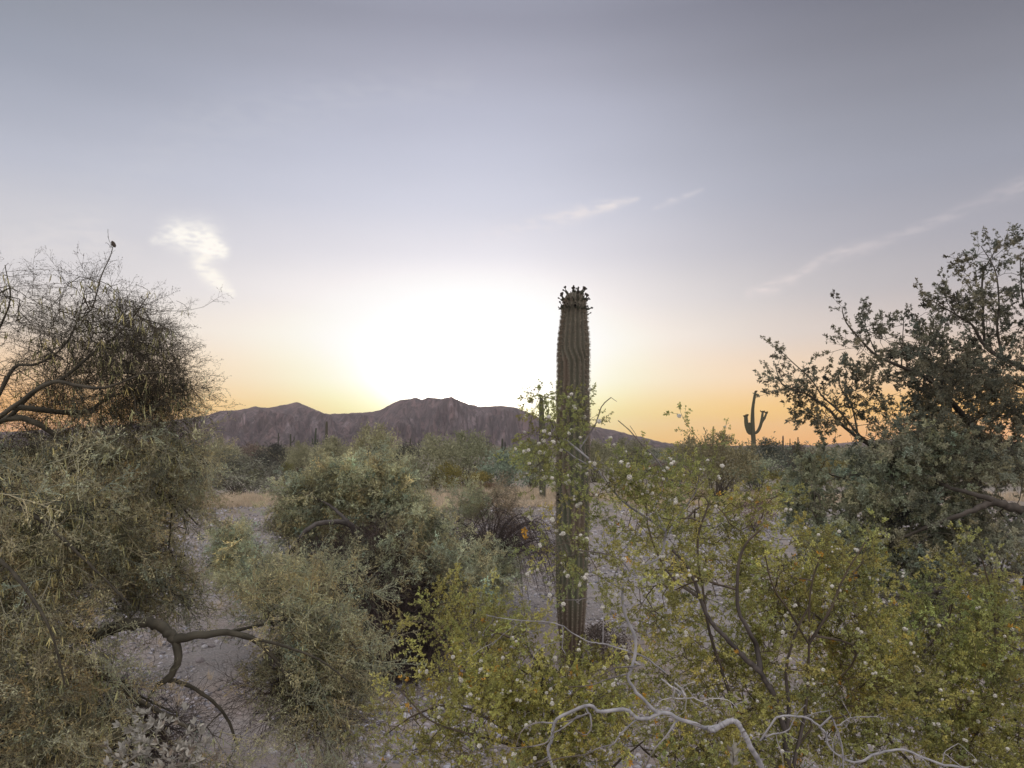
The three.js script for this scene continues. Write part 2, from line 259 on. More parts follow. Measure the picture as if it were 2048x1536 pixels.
{
  const d = 11.4, px = (x, y) => at(x, y, d), foot = px(1142, 1292); foot.y = groundY(foot.x, foot.z) - 0.1;
  const o = thing('saguaro_cactus', 'tall armless saguaro column standing in the centre with a crown of dark fruit buds', 'cactus');
  const path = [foot, px(1143, 1180), px(1145, 1050), px(1146, 900), px(1146.5, 760), px(1148, 660), px(1150, 586)];
  const H = path[6].y - foot.y, half = [[1300, 19], [1240, 23], [1180, 28], [1100, 31], [1000, 32], [900, 32.5], [800, 32], [745, 30.5], [700, 31], [680, 30], [650, 27], [620, 23.5], [600, 21.5], [588, 16], [585, 6]];
  const yOf = (t) => lerp(foot.y, path[6].y, t), prof = (t) => { const row = lerp(1292, 586, t); let i = 0; while (i < half.length - 2 && row < half[i + 1][0]) i++; const [a, ra] = half[i], [b, rb] = half[i + 1]; return lerp(ra, rb, clamp((row - a) / (b - a))) / F * d * 1.03; };
  const skin = (t, th, c) => {
    const n = fbm(th * 3, t * 30, 3, 4), m = fbm(Math.cos(th) * 2, t * 8, Math.sin(th) * 2, 3);
    let g = [0.105, 0.112, 0.075]; const up = [0.135, 0.125, 0.095], cork = [0.15, 0.115, 0.085], base = [0.1, 0.07, 0.052];
    g = g.map((v, i) => lerp(v, up[i], sstep(0.5, 0.95, t))); g = g.map((v, i) => lerp(v, cork[i], sstep(0.52, 0.66, m) * 0.9)); g = g.map((v, i) => lerp(v, base[i], 1 - sstep(0.06, 0.26, t + 0.1 * (n - 0.5))));
    const ridge = sstep(0.8, 1, c), k = 0.8 + 0.3 * n;
    return g.map((v, i) => lerp(v * k, [0.2, 0.175, 0.135][i], ridge * 0.45));
  };
  const extra = [[0.3, -2.2], [0.42, -1.1], [0.55, 0.9], [0.66, -1.75], [0.8, -1.4]], holes = [[0.485, -1.2, 0.05], [0.445, -1.25, 0.06], [0.425, -1.95, 0.035], [0.5, -1.8, 0.022]];
  const fr = []; const col = column(path, prof, { ribs: 17, per: 10, rings: 260, depth: 0.18, skin, extra, holes, seed: 4, frame: (t, p, u, w, R) => fr.push([t, p.clone(), u.clone(), w.clone(), R]) });
  part(o, 'stem', col.g, cactusMat);
  // spines along every rib
  const r = rng(11), cl = new Soup();
  for (let k = 0; k < 9; k++) { const dir = V(gauss(r) * 0.8, 1, gauss(r) * 0.8).normalize(), l = 0.02 + 0.018 * r(); cl.tube([V(0, -0.004, 0), dir.clone().multiplyScalar(l)], [0.0018, 0.0004], 3, [1, 1, 1]); }
  cl.tube([V(0, -0.006, 0), V(0, 0.004, 0)], [0.009, 0.005], 5, [0.8, 0.75, 0.7]);
  const mats = [];
  for (let k = 0; k < 24; k++) for (let y = 0.1; y < 0.985; y += 0.0052) {
    const i = Math.min(259, Math.floor(y * 260)), [t, p, u, w, R] = fr[i], th0 = k / 24 * 2 * Math.PI - Math.PI;
    const phase = (th) => { let ph = 17 * th; for (const [h, a] of extra) ph += 2 * Math.PI * sstep(h, h + 0.05, t) * sstep(a - 0.18, a + 0.18, th); return ph + 0.22 * (vnoise(t * col.len * 1.2, th * 1.5, 4) - 0.5); };
    const want = 2 * Math.PI * (k - 9); let lo = -Math.PI, hi = Math.PI; if (want < phase(lo) || want > phase(hi)) continue;
    for (let s = 0; s < 22; s++) { const mid = (lo + hi) / 2; if (phase(mid) < want) lo = mid; else hi = mid; }
    if (y > 0.3 ? r() < 0.03 : r() < 0.25) continue;
    const n = V().addScaledVector(u, Math.cos(lo)).addScaledVector(w, Math.sin(lo));
    mats.push(place(p.clone().addScaledVector(n, R * 0.995), n, r() * 6.3, y > 0.6 ? 0.9 + 0.4 * r() : 0.7 + 0.3 * r()));
  }
  swarm(o, 'spines', cl.build(), new THREE.MeshStandardMaterial({ name: 'cactus spine', vertexColors: true, color: new THREE.Color(0.34, 0.29, 0.23), roughness: 0.8 }), mats);
  // buds and dry flowers round the top
  const bud = (seed, open) => { const s = new Soup(), q = rng(seed), bend = 0.03 * q(); const c0 = [0.07, 0.075, 0.05], c1 = [0.05, 0.04, 0.032]; s.tube([V(0, -0.02, 0), V(bend * 0.3, 0.02, 0), V(bend, 0.045, 0), V(bend * 1.3, 0.065, 0)], [0.012, 0.016, 0.019, 0.012], 7, c0); s.tube([V(bend * 1.3, 0.06, 0), V(bend * 1.8, 0.09, 0), V(bend * 2.4, 0.115, 0), V(bend * 2.5, 0.13, 0)], [0.007, 0.006, open ? 0.026 : 0.016, open ? 0.03 : 0.002], 7, c1); return s.build(); };
  const buds = [0, 1, 2, 3, 4].map((k) => bud(60 + k, k > 3)), budMat = new THREE.MeshStandardMaterial({ name: 'fruit bud', vertexColors: true, roughness: 0.85 });
  for (let k = 0; k < 64; k++) {
    const ring = k < 22 ? 0 : k < 44 ? 1 : 2, a = k * 2.399 + r() * 0.4, [t, p, u, w, R] = fr[ring === 0 ? 259 : ring === 1 ? 254 : 248], n = V().addScaledVector(u, Math.cos(a)).addScaledVector(w, Math.sin(a));
    const rad = ring === 0 ? Math.sqrt(r()) * 0.14 : R * 0.98, dir = n.clone().multiplyScalar(ring === 0 ? rad * 6 : 0.7 + ring * 0.35).add(V(gauss(r) * 0.2, 0.85, gauss(r) * 0.2)).normalize();
    const m = part(o, 'fruit_bud', buds[Math.floor(r() * 5)], budMat); m.applyMatrix4(place(p.clone().addScaledVector(n, rad), dir, r() * 6.3, 0.5 + 0.5 * r()));
  }
  for (const [x, y, a] of [[1127.5, 619, -0.2], [1139, 618, 0.3], [1140, 622, -0.3], [1154, 616, 0.2], [1157, 618, 0.4], [1172, 631, 1.1]]) { const p = at(x, y, d - (x > 1168 ? 0 : 0.17)); const m = part(o, 'fruit_bud', buds[1], budMat); m.applyMatrix4(place(p, V(Math.sin(a), 0.8, x > 1168 ? 0 : 0.6).normalize(), 1, x > 1168 ? 0.75 : 0.6)); }
}
// slimmer and farther saguaros: trunk path and arms in photo pixels at distance d
function farSaguaro(label, d, trunk, w, arms = [], o = {}) {
  const g = thing('saguaro_cactus', label, 'cactus'), P = trunk.map(([x, y]) => at(x, y, d)); if (o.down !== false) { P[0].y = groundY(P[0].x, P[0].z) - 0.1; }
  const skin0 = o.color ?? [0.1, 0.1, 0.066], skin = (t, th, c) => vary(skin0, 0.9 * (0.85 + 0.3 * vnoise(th * 3, t * 25)));
  const prof = (r0, tip = 0.75) => (t) => r0 * (t > 0.94 ? lerp(tip, 0.5, (t - 0.94) / 0.06) : lerp(0.92, 1, sstep(0, 0.3, t)) * lerp(1, tip, sstep(0.55, 0.94, t)));
  const mk = (path, r0, tip) => column(path, prof(r0, tip), { ribs: d < 70 ? 16 : 11, per: 4, rings: d < 70 ? 50 : 26, depth: 0.14, skin, seed: d }).g;
  const R = w / 2 / F * d; part(g, 'stem', mk(P, R, o.tip), cactusMat);
  for (const [pts, aw, dz = 0] of arms) part(g, 'arm', mk(pts.map(([x, y], i) => at(x, y, d).add(V(0, 0, -dz * Math.min(1, i)))), aw / 2 / F * d), cactusMat);
  return g;
}
farSaguaro('slender bare saguaro column just left of the tall central saguaro', 40, [[1085, 990], [1085, 900], [1083.5, 850], [1082.5, 796]], 13.5, [], { tip: 0.72 });
const armed = farSaguaro('saguaro with upraised arms silhouetted alone against the orange sky', 57, [[1507, 990], [1507, 880], [1505.5, 860], [1505.5, 820], [1508, 800], [1511, 784]], 9, [
  [[[1506, 868], [1498, 866], [1493.5, 857], [1491, 846], [1490, 833]], 5.5], [[[1496, 863], [1495, 853], [1494, 843], [1493.5, 831]], 5], [[[1500, 866], [1499.5, 858], [1499, 845]], 5.5],
  [[[1506, 868], [1514, 864], [1519.5, 855], [1523, 843], [1525.5, 824]], 6], [[[1521, 851], [1525, 842], [1529, 836], [1533, 826]], 5]], { tip: 0.6 });
{ const s = new Soup(), r = rng(5), tops = [[1511, 783], [1490, 832], [1493.5, 830], [1525.5, 823], [1533, 825]]; const bm = new THREE.MeshStandardMaterial({ name: 'fruit bud', color: new THREE.Color(0.07, 0.06, 0.04), roughness: 0.9 }); for (const [x, y] of tops) for (let k = 0; k < 7; k++) s.tube([at(x + gauss(r) * 1.2, y + 2, 57), at(x + gauss(r) * 2.6, y - 1 - r(), 57)], [0.05, 0.035], 4, [1, 1, 1]); part(armed, 'fruit_buds', s.build(), bm, 'stuff'); }
farSaguaro('tallest far saguaro below the saddle of the two peaks with short low arms', 75, [[652, 960], [652.5, 900], [653, 870], [653.5, 843]], 6.5, [[[[652, 905], [647, 902], [646.5, 892], [647, 882]], 3.2], [[[653, 908], [659, 905], [661, 894], [661, 880]], 3.4], [[[655, 908], [665, 906], [668.5, 893], [669, 878]], 3]], { color: [0.085, 0.08, 0.055] });
farSaguaro('saguaro with a candelabra of arms left of the tallest far saguaro', 95, [[629, 945], [629.5, 900], [630.5, 880], [632, 856]], 4.2, [[[[629.5, 889], [626, 887], [625, 881], [625, 877]], 2.6], [[[630, 890], [634, 887], [635, 881], [635, 878]], 2.6]], { color: [0.06, 0.075, 0.05] });
farSaguaro('thin saguaro with one bent side arm left of the candelabra saguaro', 110, [[581, 940], [581, 900], [581.5, 868]], 3.6, [[[[581.5, 884], [585, 884], [588, 879], [588, 873]], 2]], { color: [0.07, 0.075, 0.05] });
farSaguaro('faint needle thin saguaro at the dark bush beside the big tree', 150, [[557, 930], [556.5, 895], [557, 866]], 3, [], { color: [0.07, 0.07, 0.055] });
farSaguaro('short thick saguaro at the foot of the main mountain slope', 130, [[820.5, 930], [820.5, 895], [820.5, 877]], 4, [], { color: [0.07, 0.065, 0.05] });
farSaguaro('tiny thin saguaro beside the short thick one below the main mountain', 200, [[838, 915], [838, 895], [838, 880]], 2.6, [[[[838, 889], [841, 888], [842, 882]], 1.6]], { color: [0.07, 0.065, 0.05] });
farSaguaro('far saguaro with cross shaped arms below the main mountain shoulder', 140, [[924, 925], [924, 890], [924, 863]], 3.2, [[[[924, 882], [919.5, 881], [919, 876]], 2.2], [[[924, 883], [929, 881], [929.5, 874]], 2.2]], { color: [0.06, 0.055, 0.045] });
farSaguaro('stout dark saguaro left of the slender bare column', 100, [[1005, 945], [1005, 900], [1004.5, 877]], 5.4, [[[[1005, 900], [1009.5, 898], [1010, 884]], 2.8]], { color: [0.055, 0.06, 0.045] });
farSaguaro('tiny distant saguaro between the cross shaped and the stout dark saguaros', 220, [[976, 915], [976, 882]], 2.2, [], { color: [0.07, 0.065, 0.05] });
farSaguaro('straight thin saguaro standing out highest on the orange horizon', 110, [[1426, 945], [1426, 890], [1426.5, 853]], 3.4, [], { color: [0.085, 0.06, 0.04] });
farSaguaro('lower saguaro just beside the straight thin one on the orange horizon', 150, [[1445.5, 925], [1445.5, 865]], 3.2, [], { color: [0.085, 0.06, 0.04] });
farSaguaro('blunt saguaro behind the creosote twigs where the mountain slope meets the horizon', 130, [[1378, 930], [1378, 870]], 4.2, [], { color: [0.085, 0.06, 0.04] });
farSaguaro('stubby saguaro on the horizon first beyond the armed saguaro', 140, [[1566, 925], [1566, 871.5]], 3.8, [], { color: [0.085, 0.06, 0.04] });
farSaguaro('hair thin saguaro on the horizon between the two stubby ones', 260, [[1580, 910], [1580, 877]], 2, [], { color: [0.085, 0.06, 0.04] });
farSaguaro('stubby saguaro on the horizon nearest the dark leafy tree', 160, [[1596, 920], [1596, 874]], 3.2, [], { color: [0.085, 0.06, 0.04] });
farSaguaro('broken brown saguaro stump half hidden behind the big olive palo verde bush', 50, [[594, 990], [594, 960], [592, 944], [594, 934]], 8, [], { color: [0.09, 0.07, 0.05] });
// ---------- vegetation: growing ----------
const barkMat = (name, rough = 0.9) => new THREE.MeshStandardMaterial({ name, vertexColors: true, roughness: rough });
const leafMat = (name, t = 0.3, rough = 0.85) => new THREE.MeshPhysicalMaterial({ name, vertexColors: true, roughness: rough, transmission: t, thickness: 0, side: THREE.DoubleSide, specularIntensity: 0.5 });
const M = { bark: barkMat('bark'), twig: barkMat('twig bark'), leaf: leafMat('leaf', 0.4), creo: leafMat('creosote leaf', 0.5, 0.6), dryleaf: barkMat('dry leaf') };
// A plant that grows from hand-laid limbs to points spread through its crown: every point is joined to the nearest wood by a bent twig.
class Plant {
  constructor(seed) { this.r = rng(seed); this.x = []; this.parent = []; this.rad = []; this.fix = []; this.limb = []; this.tips = []; this.nLimb = 0; }
  add(p, parent, fix, limb) { this.x.push(p); this.parent.push(parent); this.fix.push(fix); this.limb.push(limb); return this.x.length - 1; }
  nearest(p, from = 0, pen = null) { let b = -1, bd = 1e9; for (let i = from; i < this.x.length; i++) { const q = this.x[i], d = (q.x - p.x) ** 2 + (q.y - p.y) ** 2 + (q.z - p.z) ** 2; if (d < bd) { bd = d; b = i; } } return b; }
  // a limb through points with radius r0 at its start and r1 at its end
  grow(pts, r0, r1, step = 0.06, knobs = 0.15) {
    const c = new THREE.CatmullRomCurve3(pts, false, 'centripetal'), n = Math.max(3, Math.ceil(c.getLength() / step)), ps = c.getPoints(n), id = this.nLimb++;
    let last = this.x.length ? this.nearest(ps[0]) : -1;
    ps.forEach((p, i) => { const t = i / n, r = lerp(r0, r1, Math.pow(t, 0.8)); if (i && i < n) p.add(V(gauss(this.r), gauss(this.r), gauss(this.r)).multiplyScalar(r * knobs)); last = this.add(p, last, r * (1 + 0.035 * gauss(this.r) + 0.16 * (vnoise(i * 0.23, id * 7.1) - 0.5)), id); });
    return last;
  }
  // spread points: vols = [{c, r:[x,y,z], n}] ; clump: noise frequency and threshold
  crown(vols, { step = 0.12, freq = 2, keep = 0.42, sag = 0, jitter = 0.25, maxLen = 1e9, edge = 0.35, up = 0 }) {
    const pts = [], r = this.r, seed = r() * 100;
    for (const v of vols) for (let i = 0, k = 0; i < v.n && k < v.n * 12; k++) {
      const d = rdir(r).multiplyScalar(Math.pow(r(), edge)); const p = V(v.c.x + d.x * v.r[0], v.c.y + d.y * v.r[1], v.c.z + d.z * v.r[2]);
      if (fbm(p.x * freq + seed, p.y * freq, p.z * freq, 2) < (v.keep ?? keep)) continue;
      if (p.y < groundY(p.x, p.z) + 0.03) continue;
      pts.push([p, 0, v]); i++;
    }
    const base = this.x.length;
    for (const q of pts) { const k = this.nearest(q[0]); q[1] = this.x[k].distanceTo(q[0]); }
    pts.sort((a, b) => a[1] - b[1]);
    for (const [p, , v] of pts) {
      const k = this.nearest(p), a = this.x[k], L = a.distanceTo(p); if (L > maxLen || L < 1e-4) continue;
      const n = Math.max(1, Math.ceil(L / step)), pa = this.parent[k] >= 0 ? V().subVectors(a, this.x[this.parent[k]]).normalize() : V(0, 1, 0);
      const mid = a.clone().lerp(p, 0.5).addScaledVector(pa, L * 0.22).add(V(gauss(r), gauss(r) + up, gauss(r)).multiplyScalar(L * jitter * 0.5)); let last = k, prev = a;
      for (let i = 1; i <= n; i++) { const t = i / n, q = a.clone().multiplyScalar((1 - t) ** 2).addScaledVector(mid, 2 * t * (1 - t)).addScaledVector(p, t * t); q.y -= sag * L * t * t; if (i < n) q.add(V(gauss(r), gauss(r), gauss(r)).multiplyScalar(L / n * 0.12)); last = this.add(q, last, 0, -1); if (i === n) this.tips.push({ p: q, d: V().subVectors(q, prev).normalize(), v, node: last }); prev = q; }
    }
    return this;
  }
  // leafy ends straight on the thin part of the laid limbs
  limbTips(rmax, chance, v = {}, out = 0.9) {
    const r = this.r; for (let i = 1; i < this.x.length; i++) if (this.limb[i] >= 0 && this.fix[i] < rmax && r() < chance) { const d = V().subVectors(this.x[i], this.x[this.parent[i]]).normalize(), s = V().crossVectors(d, rdir(r)).normalize(); this.tips.push({ p: this.x[i], d: d.addScaledVector(s, out * (0.4 + r())).normalize(), v, node: i }); }
    return this;
  }
  // short bare side twigs on the laid limbs
  sprout(chance, len, rmax = 1) {
    const r = this.r, n = this.x.length; for (let i = 1; i < n; i++) if (this.limb[i] >= 0 && this.fix[i] < rmax && r() < chance) { const d = V().subVectors(this.x[i], this.x[this.parent[i]]).normalize(), dir = d.multiplyScalar(0.7).addScaledVector(rdir(r), 1).normalize(), L = len * (0.3 + r() * r() * 1.6), k = Math.max(2, Math.ceil(L / 0.012)); let last = i, q = this.x[i]; for (let j = 0; j < k; j++) { dir.addScaledVector(rdir(r), 0.28).normalize(); q = q.clone().addScaledVector(dir, L / k); last = this.add(q, last, 0, -1); } }
    return this;
  }
  radii(tip = 0.0012, e = 2.4, cap = 1e9) {
    const n = this.x.length, s = new Float64Array(n), kids = new Int32Array(n); this.rad = new Float64Array(n);
    for (let i = n - 1; i >= 0; i--) { let R = kids[i] ? Math.pow(s[i], 1 / e) : tip; R = Math.min(R, cap); this.rad[i] = this.fix[i] > 0 ? this.fix[i] : R; const p = this.parent[i]; if (p >= 0) { s[p] += Math.pow(R, e); kids[p]++; } }
    return this;
  }
  // one mesh per hand-laid limb, one for all thinner twigs
  wood(parent, { thick = [0.1, 0.08, 0.06], thin = [0.12, 0.12, 0.07], thinAt = 0.006, limbName = 'branch', sides = 7, mat = M.bark, first = 'trunk' }) {
    const n = this.x.length, kid = new Int32Array(n).fill(-1), soups = new Map(), r = this.r;
    for (let i = 0; i < n; i++) { const p = this.parent[i]; if (p < 0) continue; const same = (j) => this.limb[j] === this.limb[p]; if (kid[p] < 0 || (same(i) && !same(kid[p])) || (same(i) === same(kid[p]) && this.rad[i] > this.rad[kid[p]])) kid[p] = i; }
    for (let i = 0; i < n; i++) {
      const p = this.parent[i]; if (p >= 0 && kid[p] === i && this.limb[p] === this.limb[i]) continue;
      const pts = [], rad = [], col = []; if (p >= 0) { pts.push(this.x[p]); rad.push(Math.min(this.rad[i] * 1.25, this.rad[p])); }
      for (let k = i; k >= 0; ) { pts.push(this.x[k]); rad.push(this.rad[k]); const m = kid[k]; k = m >= 0 && this.limb[m] === this.limb[k] ? m : -1; }
      if (pts.length < 2) continue;
      for (const R of rad) { const t = sstep(thinAt * 0.4, thinAt * 1.6, R), g = 0.62 + 0.6 * r(); col.push([0, 1, 2].map((c) => lerp(thin[c], thick[c], t) * g)); }
      const id = this.limb[i], big = Math.max(...rad); if (!soups.has(id)) soups.set(id, new Soup()); soups.get(id).tube(pts, rad, big > 0.012 ? sides : big > 0.004 ? 5 : 3, col);
    }
    [...soups.keys()].sort((a, b) => a - b).forEach((id) => { const m = part(parent, id < 0 ? 'twigs' : id === 0 && first ? first : limbName, soups.get(id).build(), mat); if (id < 0) m.userData.kind = 'stuff'; });
    return this;
  }
  // instanced sprays of twigs and leaves on the tips
  dress(parent, protos, mat, { size = [0.7, 1.2], tint = [1, 1, 1], spread = 0.18, hue = 0.06, bend = V(0, 0, 0), wild = 0.3, name = 'foliage', pick = () => true, per = 1, back = 0, hang = false }) {
    const r = this.r, lists = protos.map(() => [[], []]), out = [];
    for (const t of this.tips) for (let k = 0; k < per; k++) {
      if (k + 1 > per && r() > per - k) continue;
      if (!pick(t)) continue;
      const dir = t.d.clone().addScaledVector(rdir(r), wild + (k ? 0.5 : 0)).add(bend).normalize(), s = lerp(size[0], size[1], r()) * (t.v.s ?? 1), j = Math.floor(r() * protos.length);
      if (hang) dir.set(gauss(r) * 0.12, 1, gauss(r) * 0.12).normalize(); const q = back ? t.p.clone().addScaledVector(t.d, -back * r()) : t.p;
      lists[j][0].push(place(q, dir, r() * 6.28, s)); const b = 1 + spread * gauss(r), h = hue * gauss(r), ti = t.v.tint ?? tint; lists[j][1].push(new THREE.Color(clamp(ti[0] * b * (1 + h), 0.02, 3), clamp(ti[1] * b, 0.02, 3), clamp(ti[2] * b * (1 - h), 0.02, 3)));
      out.push({ p: q, d: dir, s, v: t.v });
    }
    lists.forEach(([m, c], j) => { if (m.length) swarm(parent, name, protos[j], mat, m, c); });
    return out;
  }
}
const vol = (px, py, d, rx, ry, rz, n, o = {}) => ({ c: at(px, py, d), r: [rx / F * d, ry / F * d, rz], n, ...o });
// a twiggy spray, ~1 unit of `len` long, growing along +y
function spray(seed, o) {
  const r = rng(seed), s = new Soup(), { len = 0.3, twigs = 8, tw = 0.0014, sub = 2, leaves = 4, ll = 0.007, lw = 0.0035, leafCol, twigCol, ang = 0.8, curl = 0.25, subLen = 0.4, zig = 0.08, cluster = 0, fold = 0.25, tipLeaves = 2 } = o;
  const putLeaf = (p, d) => { const dir = d.clone().multiplyScalar(0.7).add(rdir(r)).normalize(), side = V().crossVectors(dir, rdir(r)).normalize(), k = 0.75 + 0.5 * r(), z = 0.7 + 0.6 * r(); s.leaf(p, dir, side, ll * z, lw * z, vary(leafCol, k), fold); };
  const stem = (p0, d0, L, w, lv) => {
    const n = lv === 0 ? 5 : 3, pts = [p0], rad = [w], d = d0.clone();
    for (let i = 1; i <= n; i++) { d.addScaledVector(rdir(r), curl * 0.5).addScaledVector(rdir(r), zig).normalize(); pts.push(pts[i - 1].clone().addScaledVector(d, L / n)); rad.push(w * (1 - 0.65 * i / n)); }
    s.tube(pts, rad, 3, vary(twigCol, 0.8 + 0.4 * r()));
    const pos = (t) => { const k = Math.min(n - 1, Math.floor(t * n)), f = t * n - k; return [pts[k].clone().lerp(pts[k + 1], f), V().subVectors(pts[k + 1], pts[k]).normalize()]; };
    if (lv < 2) { const m = lv === 0 ? twigs : sub; for (let i = 0; i < m; i++) { const t = lv === 0 ? 0.12 + 0.85 * (i + r() * 0.7) / m : 0.2 + 0.75 * r(), [p, q] = pos(t), side = V().crossVectors(q, rdir(r)).normalize(), a = ang * (0.7 + 0.6 * r()); stem(p, q.clone().multiplyScalar(Math.cos(a)).addScaledVector(side, Math.sin(a)), L * subLen * (0.6 + 0.7 * r()) * (lv === 0 ? 1.1 - 0.5 * t : 1), w * 0.65, lv + 1); } }
    const nl = Math.round(leaves * (lv === 0 ? 1 : lv === 1 ? 1 : 0.8)); for (let i = 0; i < nl; i++) { const [p, q] = pos(0.1 + 0.9 * r()); putLeaf(p, q); for (let c = 0; c < cluster; c++) putLeaf(p.clone().addScaledVector(rdir(r), ll * 0.3), q); }
    for (let i = 0; i < tipLeaves; i++) putLeaf(pts[n], d);
  };
  stem(V(0, -len * 0.04, 0), V(0, 1, 0), len, tw, 0); return s.build();
}
const many = (n, seed, o) => Array.from({ length: n }, (_, i) => spray(seed + i * 17, o));
const S = {
  verdeBig: many(4, 150, { len: 0.34, twigs: 9, tw: 0.0036, sub: 2, leaves: 2, ll: 0.028, lw: 0.0085, leafCol: [0.43, 0.425, 0.3], twigCol: [0.42, 0.4, 0.31], ang: 0.75, zig: 0.16, tipLeaves: 1 }),
  verde: many(4, 100, { len: 0.34, twigs: 8, tw: 0.003, sub: 2, leaves: 2, ll: 0.02, lw: 0.0065, leafCol: [0.43, 0.405, 0.275], twigCol: [0.4, 0.37, 0.285], ang: 0.75, zig: 0.16, tipLeaves: 1 }),
  creo: many(4, 200, { len: 0.15, twigs: 6, tw: 0.0011, sub: 2, leaves: 5, ll: 0.0082, lw: 0.0043, leafCol: [0.47, 0.465, 0.18], twigCol: [0.17, 0.13, 0.08], ang: 0.7, subLen: 0.38, cluster: 1, tipLeaves: 2, zig: 0.14 }),
  iron: many(4, 300, { len: 0.15, twigs: 4, tw: 0.0015, sub: 1, leaves: 4, ll: 0.0155, lw: 0.0075, leafCol: [0.29, 0.29, 0.23], twigCol: [0.13, 0.115, 0.09], ang: 0.75, subLen: 0.4, cluster: 2, tipLeaves: 3, zig: 0.1 }),
  bare: many(4, 450, { len: 0.36, twigs: 8, tw: 0.0021, sub: 2, leaves: 1, ll: 0.016, lw: 0.0045, leafCol: [0.075, 0.065, 0.04], twigCol: [0.06, 0.05, 0.036], ang: 0.75, zig: 0.17, tipLeaves: 1 }),  // leafless upper crown sprays, colour darkened to read as a backlit silhouette
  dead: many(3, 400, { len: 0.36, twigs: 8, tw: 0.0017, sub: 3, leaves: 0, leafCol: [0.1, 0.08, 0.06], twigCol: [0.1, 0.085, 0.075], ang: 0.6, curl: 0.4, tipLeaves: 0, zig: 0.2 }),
};
// hanging seed pods of the palo verde: constricted between the seeds
const podGeo = (seed, n) => { const r = rng(seed), s = new Soup(); for (let k = 0; k < n; k++) { const o = V(gauss(r) * 0.02, -0.01 * r(), gauss(r) * 0.02), L = 0.035 + 0.035 * r(), d = V(gauss(r) * 0.25, -1, gauss(r) * 0.25).normalize(), pts = [], rad = []; for (let i = 0; i <= 6; i++) { pts.push(o.clone().addScaledVector(d, -0.012 + (L + 0.012) * i / 6)); rad.push([0.0007, 0.0012, 0.0036, 0.0022, 0.0038, 0.0017, 0.0003][i]); } s.tube(pts, rad, 4, vary([0.42, 0.395, 0.235], 0.8 + 0.4 * r())); } return s.build(); };
const PODS = [podGeo(1, 2), podGeo(2, 4), podGeo(3, 1)];

